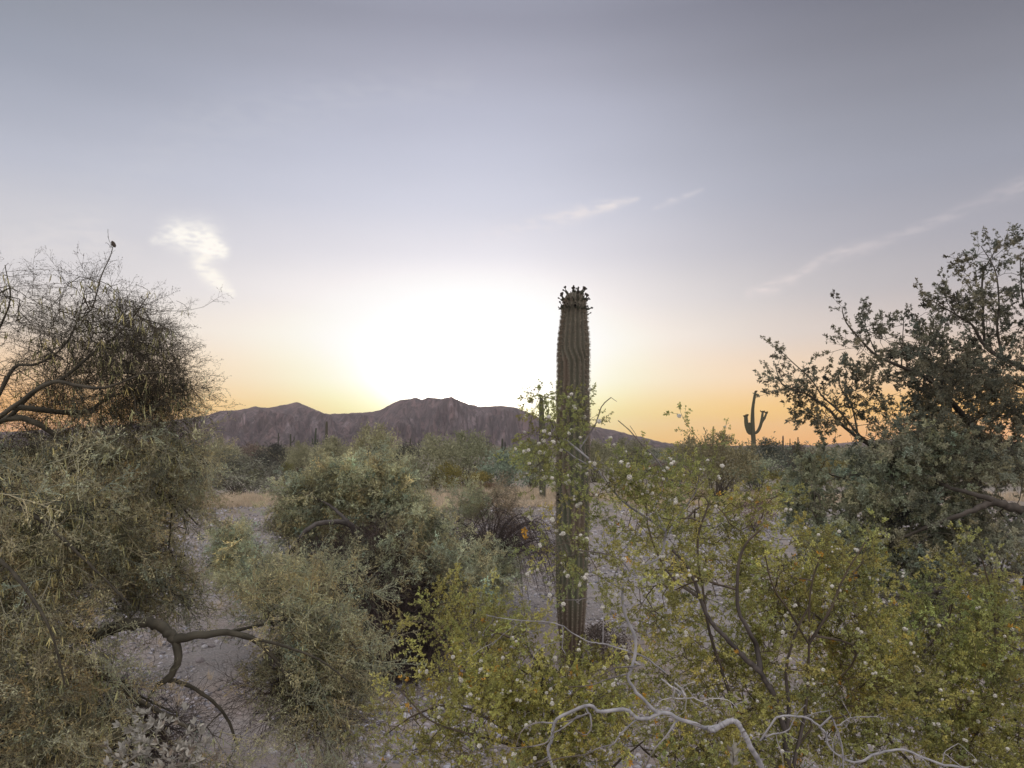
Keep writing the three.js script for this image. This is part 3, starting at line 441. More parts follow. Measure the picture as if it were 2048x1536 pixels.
// ---------- the big palo verde beside the viewpoint ----------
{
  const d = 5, p = (x, y, k = 0) => at(x, y, d + k), o = thing('palo_verde_tree', 'large twiggy palo verde tree filling the near left side with hanging seed pods', 'tree');
  const t = new Plant(21), root = p(-330, 1500, 0.2); root.y = groundY(root.x, root.z) - 0.1;
  t.grow([root, p(-260, 1250), p(-150, 1020, 0.1), p(-50, 870)], 0.11, 0.07, 0.08);
  t.grow([p(-50, 870), p(0, 785), p(32, 732), p(72, 728, 0.05), p(120, 700, 0.2), p(152, 650, 0.3), p(168, 590, 0.35)], 0.017, 0.003);
  t.grow([p(-50, 870), p(15, 835, -0.1), p(82, 772, -0.15), p(125, 757), p(187, 705, 0.1), p(222, 680, 0.1), p(262, 640, 0.2), p(300, 585, 0.25)], 0.02, 0.003);
  t.grow([p(-50, 870), p(25, 815, -0.25), p(105, 765, -0.3), p(160, 772, -0.3), p(212, 775, -0.35), p(275, 752, -0.4), p(310, 745, -0.4), p(355, 748, -0.35)], 0.017, 0.003);
  t.grow([p(25, 815, -0.25), p(175, 822, 0.3), p(225, 792, 0.5), p(290, 780, 0.6), p(360, 790, 0.6)], 0.02, 0.003);
  t.grow([p(-50, 870), p(30, 834, -0.1), p(103, 863), p(161, 913, 0.1), p(249, 937, 0.2), p(330, 980, 0.3), p(395, 1050, 0.3)], 0.026, 0.004);
  t.grow([p(161, 913, 0.1), p(190, 921, 0.3), p(287, 904, 0.4), p(360, 900, 0.5), p(430, 935, 0.5)], 0.016, 0.003);
  t.grow([p(-50, 870), p(-20, 760, 0.3), p(-10, 680, 0.4), p(20, 600, 0.4), p(10, 530, 0.4)], 0.015, 0.003);
  t.grow([p(-150, 1020), p(-20, 1000, -0.5), p(80, 1040, -0.7), p(180, 1130, -0.8), p(260, 1210, -0.8)], 0.02, 0.004);
  t.grow([p(-150, 1020), p(-60, 1080, -0.7), p(30, 1150, -1), p(100, 1260, -1.1), p(130, 1370, -1.1)], 0.018, 0.004);
  t.grow([p(-200, 1150), p(-80, 1200, 0.2), p(30, 1255, 0.2), p(150, 1268, 0.1), p(200, 1266), p(250, 1250), p(306, 1246), p(333, 1260), p(350, 1280)], 0.05, 0.031, 0.05);
  t.grow([p(350, 1280), p(358, 1305), p(353, 1330), p(345, 1347), p(332, 1360), p(322, 1366), p(312, 1374)], 0.029, 0.014, 0.04);
  t.grow([p(332, 1360), p(370, 1368, 0.05), p(420, 1400, 0.1), p(450, 1430, 0.1), p(475, 1490, 0.1)], 0.016, 0.008, 0.04);
  t.grow([p(350, 1280), p(395, 1270), p(450, 1266, 0.05), p(510, 1280, 0.1), p(550, 1318, 0.1), p(585, 1372, 0.1), p(600, 1440, 0.1)], 0.03, 0.008, 0.05);
  t.grow([p(450, 1266, 0.05), p(520, 1250, 0.3), p(590, 1235, 0.4), p(660, 1210, 0.5), p(725, 1190, 0.5)], 0.013, 0.004, 0.05);
  t.grow([p(480, 1272, 0.1), p(560, 1290, -0.2), p(640, 1320, -0.3), p(700, 1365, -0.3)], 0.012, 0.004, 0.05);
  t.grow([p(30, 1255, 0.2), p(120, 1300, -0.2), p(205, 1350, -0.3), p(262, 1390, -0.3), p(312, 1420, -0.3), p(390, 1462, -0.3)], 0.028, 0.01, 0.05);
  t.grow([p(205, 1350, -0.3), p(245, 1362, -0.2), p(275, 1388, -0.2), p(345, 1425, -0.2)], 0.013, 0.005, 0.05);
  const gallTwig = t.grow([p(190, 600, 0.3), p(205, 545, 0.3), p(221, 512, 0.3), p(227, 488, 0.3)], 0.005, 0.002, 0.05, 0.1); t.grow([p(224, 495, 0.3), p(215, 472, 0.3)], 0.0018, 0.001, 0.05);
  t.grow([p(318, 622, 0.2), p(345, 622, 0.2), p(372, 621, 0.2), p(407, 614, 0.2)], 0.003, 0.0012, 0.05, 0.1);
  const G = [1.16, 1.2, 1.06];
  t.crown([
    vol(-20, 600, d + 0.3, 100, 75, 0.7, 130, { bare: 1 }), vol(175, 655, d + 0.3, 125, 100, 0.7, 420, { bare: 1 }), vol(265, 695, d, 75, 90, 0.6, 210, { bare: 1 }), vol(290, 775, d, 70, 60, 0.6, 210, { bare: 1 }), vol(60, 780, d, 170, 110, 0.9, 280, { bare: 1 }), vol(220, 800, d + 0.2, 170, 60, 0.7, 220, { bare: 1 }),
    vol(120, 950, d, 290, 105, 1, 640), vol(315, 950, d + 0.2, 95, 105, 0.6, 210, { keep: 0.45 }), vol(20, 1110, d - 0.3, 210, 130, 0.9, 500), vol(290, 1120, d + 0.5, 100, 100, 0.4, 170, { keep: 0.45 }),
    vol(10, 1380, d - 0.7, 170, 150, 0.7, 370), vol(150, 1440, d - 0.6, 110, 80, 0.4, 110), vol(300, 1190, d + 0.5, 120, 60, 0.3, 60), vol(300, 1370, d + 0.4, 130, 90, 0.4, 50, { keep: 0.52 }),
    vol(590, 1190, d + 0.5, 165, 65, 0.4, 200, { tint: G }), vol(655, 1290, d + 0.2, 110, 95, 0.4, 190, { tint: G }), vol(550, 1340, d + 0.4, 150, 95, 0.35, 110, { tint: G, keep: 0.48 }), vol(490, 1440, d + 0.3, 150, 85, 0.4, 80, { tint: G, keep: 0.48 }), vol(640, 1440, d, 60, 90, 0.4, 80),
    vol(40, 1010, d + 0.9, 300, 120, 0.5, 380, { dead: 1 }), vol(60, 1200, d + 0.6, 300, 150, 0.5, 600, { dead: 1 }), vol(90, 1400, d + 0.2, 280, 140, 0.5, 520, { dead: 1 }), vol(330, 1440, d + 0.1, 120, 60, 0.3, 60, { dead: 1 }), vol(570, 1430, d + 0.4, 130, 90, 0.3, 130, { dead: 1 }),
  ], { freq: 1.3, keep: 0.44, sag: 0.1, step: 0.09 });
  t.limbTips(0.009, 0.35, { bare: 1, s: 0.7 }); t.tips = t.tips.filter((q) => q.node !== gallTwig && !(q.p.y > at(225, 505, d).y));
  t.sprout(0.3, 0.14, 0.045); t.radii(0.0016, 2.5, 0.012); t.wood(o, { thick: [0.1, 0.09, 0.068], thin: [0.065, 0.056, 0.04], thinAt: 0.014 });
  t.dress(o, S.verde, M.leaf, { size: [0.65, 1.1], tint: [1.06, 1.07, 0.97], bend: V(0, -0.4, 0), wild: 0.4, spread: 0.36, hue: 0.09, pick: (q) => !q.v.dead && !q.v.bare });
  t.dress(o, S.bare, M.dryleaf, { name: 'backlit_bare_twigs', size: [0.5, 0.85], bend: V(0, -0.1, 0), wild: 0.4, spread: 0.2, pick: (q) => q.v.bare });  // backlit darkness of the upper crown is in the twig colour
  t.dress(o, S.dead, M.dryleaf, { name: 'dead_twigs', size: [0.8, 1.3], tint: [0.6, 0.52, 0.53], wild: 0.6, spread: 0.25, per: 2, pick: (q) => q.v.dead });
  t.dress(o, PODS, M.dryleaf, { name: 'seed_pods', hang: true, size: [0.8, 1.2], wild: 0, bend: V(0, 0, 0), tint: [1.05, 1.05, 0.85], spread: 0.25, pick: (q) => { const w = q.p; if (q.v.dead) return false; return t.r() < (w.y < 2.9 && w.y > 0.6 && w.x < -2.2 ? 0.85 : 0.3); } });
  { const s = new Soup(), g = t.x[gallTwig]; s.tube([V(0, 0.025, 0), V(0, 0.014, 0), V(0, 0, 0), V(0, -0.016, 0), V(0, -0.028, 0)], [0.003, 0.011, 0.015, 0.012, 0.002], 8, [0.06, 0.045, 0.035]); const m = part(o, 'gall', s.build(), M.dryleaf); m.position.copy(g); m.rotation.z = 0.5; }
}
// pods hang down whatever the twig does: their instances point up
// ---------- the round palo verde in the wash ----------
{
  const d = 11.6, p = (x, y, k = 0) => at(x, y, d + k), o = thing('palo_verde_tree', 'olive round palo verde tree in the middle with arching grey limbs and a dark base', 'tree');
  const t = new Plant(33), root = p(772, 1318, -0.6); root.y = groundY(root.x, root.z) - 0.1;
  t.grow([root, p(775, 1285, -0.5), p(768, 1245, -0.4), p(745, 1170, -0.2)], 0.07, 0.055, 0.08);
  t.grow([p(745, 1170, -0.2), p(720, 1090, -0.3), p(700, 1050, -0.5), p(645, 1046, -0.7), p(612, 1062, -0.8), p(590, 1088, -0.8), p(575, 1115, -0.8)], 0.06, 0.02, 0.08);
  t.grow([p(700, 1050, -0.5), p(672, 1020, -0.3), p(640, 1000), p(600, 985)], 0.035, 0.01, 0.08);
  t.grow([p(745, 1170, -0.2), p(725, 1120, 0.2), p(742, 1040, 0.2), p(748, 1005, 0.2), p(770, 1030), p(772, 1060, -0.3)], 0.045, 0.015, 0.08);
  t.grow([p(742, 1040, 0.2), p(720, 960, 0.3), p(738, 900, 0.4)], 0.04, 0.01, 0.08);
  t.grow([p(770, 1250, -0.4), p(800, 1150), p(835, 1080, 0.2), p(850, 1010, 0.3)], 0.045, 0.01, 0.08);
  t.grow([p(770, 1250, -0.4), p(680, 1190, -1), p(600, 1150, -1.2), p(540, 1130, -1.2)], 0.04, 0.01, 0.08);
  t.grow([p(770, 1280, -0.5), p(830, 1220, -0.9), p(890, 1190, -1), p(960, 1180, -1)], 0.03, 0.008, 0.08);
  for (let k = 0; k < 9; k++) { const r = t.r, x = 620 + 240 * r(); t.grow([p(770 + 20 * gauss(r), 1230, -0.5), p(lerp(770, x, 0.5), 1150 + 30 * r(), -0.6), p(x, 1080 + 60 * r(), -0.5 + r()), p(x + (x - 770) * 0.4, 1120 + 60 * r(), -0.6 + r())], 0.018, 0.005, 0.1); }
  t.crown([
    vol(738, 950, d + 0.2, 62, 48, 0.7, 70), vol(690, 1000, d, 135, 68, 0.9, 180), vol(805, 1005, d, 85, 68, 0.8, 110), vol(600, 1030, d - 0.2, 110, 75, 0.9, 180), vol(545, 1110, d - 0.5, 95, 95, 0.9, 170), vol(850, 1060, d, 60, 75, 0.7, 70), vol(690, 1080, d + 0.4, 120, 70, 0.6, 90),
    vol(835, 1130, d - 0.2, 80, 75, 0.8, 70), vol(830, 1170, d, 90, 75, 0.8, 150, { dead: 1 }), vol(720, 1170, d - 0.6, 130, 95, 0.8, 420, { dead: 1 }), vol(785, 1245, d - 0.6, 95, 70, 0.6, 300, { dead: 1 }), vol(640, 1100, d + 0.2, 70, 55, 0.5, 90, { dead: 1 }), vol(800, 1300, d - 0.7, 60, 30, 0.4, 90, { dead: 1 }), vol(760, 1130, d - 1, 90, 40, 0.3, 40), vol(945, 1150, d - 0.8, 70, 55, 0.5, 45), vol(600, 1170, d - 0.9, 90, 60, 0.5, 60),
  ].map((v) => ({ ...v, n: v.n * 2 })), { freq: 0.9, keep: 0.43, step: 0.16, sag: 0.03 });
  t.radii(0.0025, 2.5, 0.016); t.wood(o, { thick: [0.085, 0.075, 0.07], thin: [0.13, 0.125, 0.085], thinAt: 0.012 });
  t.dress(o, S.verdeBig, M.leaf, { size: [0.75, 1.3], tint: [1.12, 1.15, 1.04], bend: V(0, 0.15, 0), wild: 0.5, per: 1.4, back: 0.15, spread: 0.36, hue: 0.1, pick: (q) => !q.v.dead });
  t.dress(o, S.dead, M.dryleaf, { name: 'dead_twigs', size: [1.1, 1.8], tint: [0.72, 0.62, 0.65], wild: 0.6, spread: 0.25, per: 2, pick: (q) => q.v.dead });  // dead inner twigs, tint also darkened to stand for shade inside the crown
}
// ---------- dead tangled bush right of it ----------
{
  const d = 14, p = (x, y, k = 0) => at(x, y, d + k), o = thing('dead_bush', 'dark brown tangle of arching dead twigs in front of the tall saguaro', 'bush'), t = new Plant(41), root = p(985, 1205); root.y = groundY(root.x, root.z) - 0.05; const r = t.r;
  t.grow([root, p(985, 1170), p(975, 1130)], 0.05, 0.03, 0.08);
  for (let k = 0; k < 120; k++) { const x = 905 + 200 * r(), top = 1010 + 75 * r() + Math.abs(x - 1000) * 0.35, z = 0.7 * gauss(r), b = (x > 980 ? 1 : -1) * (20 + 50 * r()); t.grow([p(980 + 15 * gauss(r), 1180 - 30 * r(), z * 0.2), p(lerp(980, x, 0.45), lerp(1150, top, 0.75), z * 0.6), p(x, top, z), p(x + b * 0.6, top + 30 + 20 * r(), z), p(x + b, top + 80 + 60 * r(), z)], 0.006 + 0.004 * r(), 0.0028, 0.12, 0.8); }
  for (let k = 0; k < 1500; k++) { const q = t.x[Math.floor(r() * t.x.length)]; t.tips.push({ p: q, d: V(gauss(r), 0.3 + 0.5 * gauss(r), gauss(r)).normalize(), v: {} }); }
  t.radii(0.003); t.wood(o, { thick: [0.06, 0.048, 0.045], thin: [0.075, 0.06, 0.055], thinAt: 0.01, limbName: 'branch' });
  t.dress(o, S.dead, M.dryleaf, { name: 'twigs', size: [0.7, 1.4], tint: [0.78, 0.66, 0.68], wild: 0.3 });
  t.tips.length = 0; const e = thing('palo_verde_shrub', 'slim green palo verde sprig rising at the edge of the dead tangle', 'bush'), s = new Plant(43), r2 = p(945, 1215, -0.4); r2.y = groundY(r2.x, r2.z) - 0.05;
  s.grow([r2, p(950, 1170, -0.3), p(925, 1090, -0.1), p(918, 1040), p(925, 985)], 0.025, 0.006, 0.08); s.grow([p(950, 1170, -0.3), p(985, 1140, -0.4), p(1010, 1115, -0.5)], 0.015, 0.005); s.grow([p(925, 1090, -0.1), p(960, 1040), p(985, 1005)], 0.014, 0.005);
  s.crown([vol(935, 1010, d, 45, 40, 0.4, 40), vol(990, 1000, d + 0.2, 50, 35, 0.5, 30, { tint: [0.8, 0.7, 0.66] }), vol(990, 1150, d - 0.7, 62, 42, 0.5, 80), vol(905, 1150, d - 0.6, 40, 50, 0.4, 30)], { freq: 1, keep: 0.42, step: 0.16 });
  s.radii(0.0025, 2.5, 0.012); s.wood(e, { thick: [0.085, 0.08, 0.06], thin: [0.14, 0.14, 0.09], thinAt: 0.01 }); s.dress(e, S.verdeBig, M.leaf, { size: [0.8, 1.4], tint: [1.0, 1.08, 0.98], per: 2, wild: 0.5, back: 0.15 });
}
// ---------- dark leafy tree at the other side ----------
{
  const d = 3.9, p = (x, y, k = 0) => at(x, y, d + k), o = thing('ironwood_tree', 'dark leafy ironwood tree against the sunset at the near right side', 'tree'), t = new Plant(55), root = p(2330, 1480, 0.2); root.y = groundY(root.x, root.z) - 0.1;
  t.grow([root, p(2260, 1250), p(2180, 1080), p(2120, 1035)], 0.09, 0.06, 0.07);
  t.grow([p(2120, 1035), p(2048, 1023, -0.4), p(2022, 1016, -0.45), p(1998, 1006, -0.5), p(1976, 1006, -0.5), p(1950, 1019, -0.5), p(1920, 1031, -0.5), p(1860, 1052, -0.4), p(1780, 1085, -0.3)], 0.027, 0.006, 0.04);
  t.grow([p(1998, 1006, -0.5), p(1968, 994, -0.5), p(1925, 983, -0.45), p(1860, 962, -0.2), p(1790, 945, 0.1), p(1700, 950, 0.2)], 0.016, 0.004, 0.04);
  t.grow([p(2120, 1035), p(2080, 940, 0.2), p(2010, 900, 0.2), p(1900, 905, 0.2), p(1800, 900, 0.1), p(1748, 893), p(1695, 860), p(1656, 818), p(1614, 789), p(1565, 769), p(1550, 731)], 0.022, 0.0018, 0.05);
  t.grow([p(1748, 893), p(1712, 864, -0.1), p(1682, 825, -0.1), p(1647, 795, -0.1), p(1624, 760, -0.1), p(1591, 730, -0.1), p(1563, 703, -0.1)], 0.008, 0.0018, 0.05);
  t.grow([p(1715, 866), p(1702, 808, 0.1), p(1682, 776, 0.1), p(1676, 748, 0.1)], 0.006, 0.0018, 0.05);
  t.grow([p(2010, 900, 0.2), p(1940, 850, 0.1), p(1900, 800), p(1884, 779), p(1858, 759), p(1839, 748), p(1803, 733), p(1754, 712), p(1722, 680), p(1690, 640), p(1684, 615)], 0.02, 0.0018, 0.05);
  t.grow([p(1754, 712), p(1735, 665, 0.1), p(1724, 625, 0.1)], 0.004, 0.0015, 0.05); t.grow([p(1803, 733), p(1805, 680, -0.1), p(1808, 635, -0.1)], 0.004, 0.0015, 0.05); t.grow([p(1860, 760), p(1845, 700, 0.15), p(1838, 640, 0.15)], 0.004, 0.0015, 0.05);
  t.grow([p(1920, 905, 0.1), p(1886, 870), p(1885, 820), p(1884, 700, 0.1), p(1890, 650, 0.1)], 0.012, 0.002, 0.05);
  t.grow([p(2120, 1035), p(2120, 880, -0.1), p(2090, 770, -0.1), p(2048, 737), p(2005, 717), p(1969, 691), p(1946, 652), p(1907, 626), p(1855, 597)], 0.024, 0.002, 0.05);
  t.grow([p(1969, 691), p(1966, 613, 0.1), p(1966, 548, 0.1), p(1982, 515, 0.1), p(2006, 478, 0.1)], 0.008, 0.0018, 0.05); t.grow([p(2005, 717), p(1995, 658, -0.1), p(1998, 606, -0.1), p(1990, 540, -0.1), p(1962, 492, -0.1)], 0.008, 0.0018, 0.05);
  t.grow([p(2090, 770, -0.1), p(2060, 660, 0.1), p(2045, 590, 0.1), p(2040, 510, 0.1)], 0.01, 0.002, 0.05); t.grow([p(1915, 632), p(1892, 600), p(1893, 556)], 0.003, 0.0014, 0.05);
  t.grow([p(2180, 1080), p(2080, 1130, -0.3), p(1960, 1160, -0.5), p(1850, 1185, -0.6), p(1760, 1195, -0.6)], 0.025, 0.005, 0.05);
  t.grow([p(1780, 1085, -0.3), p(1730, 1060, -0.2), p(1670, 1030, -0.1), p(1630, 1010, -0.1)], 0.006, 0.002, 0.05);
  const hi = [0.66, 0.65, 0.59], grey = [1.35, 1.44, 1.27], mid = [1.18, 1.2, 1.1];  // hi darkens leaf colour so the upper crown looks backlit
  t.crown([
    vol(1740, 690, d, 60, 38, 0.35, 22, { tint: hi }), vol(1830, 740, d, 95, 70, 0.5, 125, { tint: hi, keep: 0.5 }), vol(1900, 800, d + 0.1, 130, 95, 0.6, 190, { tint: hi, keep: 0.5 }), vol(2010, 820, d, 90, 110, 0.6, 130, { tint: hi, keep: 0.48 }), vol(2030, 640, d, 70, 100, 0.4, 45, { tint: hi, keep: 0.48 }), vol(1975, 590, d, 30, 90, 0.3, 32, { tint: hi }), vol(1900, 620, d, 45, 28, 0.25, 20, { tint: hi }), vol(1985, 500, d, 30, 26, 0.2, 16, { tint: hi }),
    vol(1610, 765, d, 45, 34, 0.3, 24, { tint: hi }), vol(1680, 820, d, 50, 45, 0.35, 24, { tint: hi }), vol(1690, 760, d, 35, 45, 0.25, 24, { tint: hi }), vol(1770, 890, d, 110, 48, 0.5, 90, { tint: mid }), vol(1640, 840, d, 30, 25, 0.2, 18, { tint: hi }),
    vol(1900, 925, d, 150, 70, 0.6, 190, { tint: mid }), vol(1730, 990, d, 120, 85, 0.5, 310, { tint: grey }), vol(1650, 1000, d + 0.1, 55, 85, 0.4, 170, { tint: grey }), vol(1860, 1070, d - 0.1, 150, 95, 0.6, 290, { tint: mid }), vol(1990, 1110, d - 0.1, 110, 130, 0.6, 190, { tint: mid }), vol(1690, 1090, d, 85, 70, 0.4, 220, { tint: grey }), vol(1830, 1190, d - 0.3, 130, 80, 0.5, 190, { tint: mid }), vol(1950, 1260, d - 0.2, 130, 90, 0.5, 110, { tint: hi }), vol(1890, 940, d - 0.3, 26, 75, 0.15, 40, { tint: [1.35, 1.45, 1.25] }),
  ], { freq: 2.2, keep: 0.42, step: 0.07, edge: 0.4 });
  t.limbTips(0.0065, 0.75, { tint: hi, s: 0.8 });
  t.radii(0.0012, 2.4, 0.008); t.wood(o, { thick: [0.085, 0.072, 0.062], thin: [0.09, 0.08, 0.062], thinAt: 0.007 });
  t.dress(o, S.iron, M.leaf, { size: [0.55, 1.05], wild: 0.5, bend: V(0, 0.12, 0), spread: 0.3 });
}
// ---------- creosote bushes close to the viewpoint ----------
const ballGeo = (() => { const g = new THREE.IcosahedronGeometry(1, 2), p = g.attributes.position, r = rng(3), m = new Map(), c = []; for (let i = 0; i < p.count; i++) { const k = [p.getX(i), p.getY(i), p.getZ(i)].map((x) => x.toFixed(3)).join(); if (!m.has(k)) m.set(k, r()); const f = 0.72 + 0.45 * m.get(k); p.setXYZ(i, p.getX(i) * f, p.getY(i) * f, p.getZ(i) * f); const v = lerp(0.3, 0.8, m.get(k)); c.push(v, v * 0.97, v * 0.88); } g.setAttribute('color', new THREE.Float32BufferAttribute(c, 3)); g.computeVertexNormals(); return g; })();
const ballMat = new THREE.MeshStandardMaterial({ name: 'woolly seed', vertexColors: true, roughness: 1 });
const flowerGeo = [0, 1, 2].map((k) => { const s = new Soup(), r = rng(70 + k); for (let i = 0; i < 5; i++) { const a = i / 5 * 6.283 + 0.3 * r(), d = V(Math.cos(a), 0.5 + 0.6 * r(), Math.sin(a)).normalize(), side = V(-Math.sin(a), 0.5 * gauss(r), Math.cos(a)).normalize(); s.leaf(V(0, 0, 0), d, side, 1, 0.55, vary([0.62, 0.34, 0.035], 0.8 + 0.4 * r()), 0.3); } return s.build(); });
const flowerMat = new THREE.MeshPhysicalMaterial({ name: 'creosote petal', vertexColors: true, roughness: 0.7, transmission: 0.35, thickness: 0, side: THREE.DoubleSide });
// balls and flowers sit at the ends of sprays: those nearest the eye become parts one by one, the rest one mass
function fruiting(o, tips, seed, nBall, nFlower, choose = () => 1) {
  const r = rng(seed), ends = tips.map((t) => ({ p: t.p.clone().addScaledVector(t.d, 0.11 * t.s).add(V(gauss(r), gauss(r), gauss(r)).multiplyScalar(0.004)), w: choose(t) * (0.4 + r()) - 0.5 * (t.front ?? 0) })).sort((a, b) => b.w - a.w);
  const seen = ends.filter((e) => { const q = proj(e.p); return q.x > -20 && q.x < 2070 && q.y < 1560; });
  let k = 0; for (; k < nBall && k < seen.length; k++) { const m = part(o, 'seed_ball', ballGeo, ballMat); m.position.copy(seen[k].p); m.scale.setScalar(0.0026 + 0.0032 * r()); m.rotation.set(r() * 6, r() * 6, 0); if (r() < 0.35 && k < nBall - 1) { const q = part(o, 'seed_ball', ballGeo, ballMat); q.position.copy(seen[k].p).add(V(gauss(r), gauss(r), gauss(r)).multiplyScalar(0.007)); q.scale.setScalar(0.0024 + 0.0026 * r()); } }
  for (let i = 0; i < nFlower && k < seen.length; i++, k++) { const n = 1 + Math.floor(r() * 2.2); for (let j = 0; j < n; j++) { const m = part(o, 'flower', flowerGeo[Math.floor(r() * 3)], flowerMat); m.position.copy(seen[k].p).add(V(gauss(r), gauss(r), gauss(r)).multiplyScalar(j ? 0.012 : 0.003)); m.scale.setScalar(0.009 + 0.004 * r()); m.quaternion.setFromUnitVectors(V(0, 1, 0), rdir(r)); } }
}
const proj = (p) => { const y = p.y - EYE, z = -p.z, c = Math.cos(PITCH), s = Math.sin(PITCH), f = z * c + y * s, u = y * c - z * s; return { x: 1024 + F * p.x / f, y: 768 - F * u / f }; };
const clearOf = (p) => { const q = proj(p); return q.y; };
const silver = { thick: [0.37, 0.365, 0.39], thin: [0.33, 0.315, 0.33] }, darkStem = { thick: [0.085, 0.072, 0.068], thin: [0.1, 0.075, 0.05] };
const px = (d) => (x, y, k = 0) => at(x, y, d + k);
function stemRoot(x, y, d) { const q = at(x, y, d); q.y = groundY(q.x, q.z) - 0.05; return q; }
{ // the tall one that crosses the saguaro, growing out of a bare silvery limb
  const d = 1.9, p = px(d), o = thing('creosote_bush', 'tall thin creosote bush crossing the saguaro with many white seed balls', 'bush'), t = new Plant(61);
  t.grow([stemRoot(1560, 1640, d + 0.1), p(1530, 1560, 0.05), p(1500, 1492), p(1488, 1468), p(1471, 1444), p(1459, 1443), p(1439, 1452), p(1426, 1461), p(1417, 1457)], 0.0076, 0.006, 0.015, 0.1);
  t.grow([p(1439, 1452), p(1408, 1456, 0.02), p(1390, 1448), p(1373, 1443), p(1354, 1436), p(1337, 1426), p(1317, 1428), p(1300, 1436), p(1286, 1437), p(1273, 1436), p(1265, 1428), p(1257, 1421), p(1244, 1419), p(1220, 1421), p(1195, 1423), p(1188, 1413), p(1171, 1411), p(1146, 1422), p(1127, 1430), p(1112, 1439), p(1106, 1456), p(1104, 1480), p(1096, 1495), p(1098, 1512), p(1106, 1540), p(1110, 1600)], 0.0051, 0.0036, 0.012, 0.14);
  t.grow([p(1317, 1428), p(1303, 1414), p(1286, 1397), p(1269, 1380), p(1256, 1354), p(1264, 1334), p(1270, 1309), p(1271, 1280), p(1264, 1258), p(1252, 1236), p(1244, 1190), p(1252, 1162), p(1263, 1146), p(1294, 1127), p(1318, 1116), p(1328, 1091), p(1332, 1062)], 0.0047, 0.0028, 0.015, 0.16);
  t.grow([p(1332, 1062), p(1318, 1050, 0.02), p(1263, 1015), p(1243, 999), p(1217, 972), p(1199, 943), p(1176, 917), p(1160, 895), p(1166, 870), p(1158, 845), p(1156, 820), p(1140, 800)], 0.0038, 0.0012, 0.02, 0.2);
  t.grow([p(1176, 917), p(1150, 895, -0.02), p(1130, 880), p(1095, 872), p(1060, 868), p(1038, 880)], 0.0035, 0.0013, 0.02);
  t.grow([p(1199, 943), p(1150, 915, -0.03), p(1120, 895), p(1100, 908), p(1065, 940)], 0.003, 0.0013, 0.02);
  t.grow([p(1160, 895), p(1190, 850, 0.02), p(1205, 810), p(1222, 795)], 0.0025, 0.0012, 0.02); t.grow([p(1156, 820), p(1110, 800), p(1080, 790)], 0.0022, 0.001, 0.02);
  t.grow([p(1263, 1148), p(1250, 1130), p(1220, 1110, -0.03), p(1150, 1100, -0.05)], 0.003, 0.0015, 0.02); t.grow([p(1328, 1091), p(1350, 1040, 0.04), p(1390, 985, 0.06), p(1400, 940, 0.06)], 0.0035, 0.0015, 0.02); t.grow([p(1217, 972), p(1230, 940, 0.05), p(1265, 905, 0.06)], 0.0025, 0.0012, 0.02);
  t.grow([p(1332, 1062), p(1310, 1010, 0.05), p(1335, 960, 0.06), p(1310, 915, 0.06), p(1283, 888, 0.06), p(1258, 860, 0.06), p(1236, 841, 0.06)], 0.0035, 0.001, 0.02);
  for (const pts of [[[1256, 1348], [1220, 1356], [1181, 1370], [1137, 1374]], [[1281, 1331], [1250, 1334], [1232, 1335], [1195, 1357]], [[1105, 1446], [1073, 1446], [1044, 1461], [1032, 1492]], [[1176, 1426], [1146, 1439], [1110, 1448]], [[1156, 1432], [1127, 1456], [1105, 1468], [1093, 1485], [1049, 1495], [990, 1496], [930, 1510]], [[1272, 1440], [1244, 1465], [1227, 1487], [1195, 1497], [1171, 1509], [1127, 1515], [1073, 1526]], [[1352, 1443], [1330, 1475], [1308, 1500], [1288, 1540], [1275, 1580]], [[1227, 1487], [1215, 1500], [1207, 1512]], [[1100, 1512], [1085, 1520], [1060, 1530]], [[1180, 1428], [1182, 1455], [1172, 1470], [1150, 1460]]]) t.grow(pts.map(([x, y], i) => p(x, y, -0.012 * i)), 0.0028, 0.0012, 0.012, 0.2);
  t.crown([
    vol(1095, 905, d, 55, 62, 0.12, 80), vol(1150, 860, d, 32, 30, 0.1, 22), vol(1105, 800, d, 34, 18, 0.08, 14), vol(1200, 815, d, 26, 24, 0.08, 14), vol(1195, 950, d + 0.03, 60, 50, 0.14, 58), vol(1150, 1085, d - 0.04, 48, 36, 0.12, 30), vol(1210, 1120, d, 70, 38, 0.14, 46), vol(1255, 960, d + 0.06, 60, 55, 0.14, 46), vol(1340, 960, d + 0.06, 80, 45, 0.15, 44), vol(1290, 1040, d, 70, 50, 0.14, 50), vol(1390, 890, d + 0.06, 42, 10, 0.08, 12), vol(1295, 885, d + 0.06, 24, 14, 0.08, 10), vol(1130, 1140, d - 0.05, 45, 24, 0.1, 20),
  ].map((v) => ({ ...v, n: Math.round(v.n * 0.42) })), { freq: 5, keep: 0.5, step: 0.035, jitter: 0.3 });
  t.limbTips(0.0019, 0.1, { s: 0.8 }).sprout(0.22, 0.05);
  t.radii(0.0007, 2.4, 0.003); t.wood(o, { ...silver, thin: [0.13, 0.1, 0.075], thinAt: 0.0021, first: 'limb', sides: 9 });
  const lim = o.children.filter((m) => /^(limb|branch)$/.test(m.name)); void lim;
  const tips = t.dress(o, S.creo, M.creo, { size: [0.4, 0.75], tint: [0.85, 0.9, 0.9], wild: 0.5, bend: V(0, 0.1, 0) });
  fruiting(o, tips, 5, 150, 8, (q) => 1 + 0.8 * (proj(q.p).x < 1230 ? 1 : 0));
}
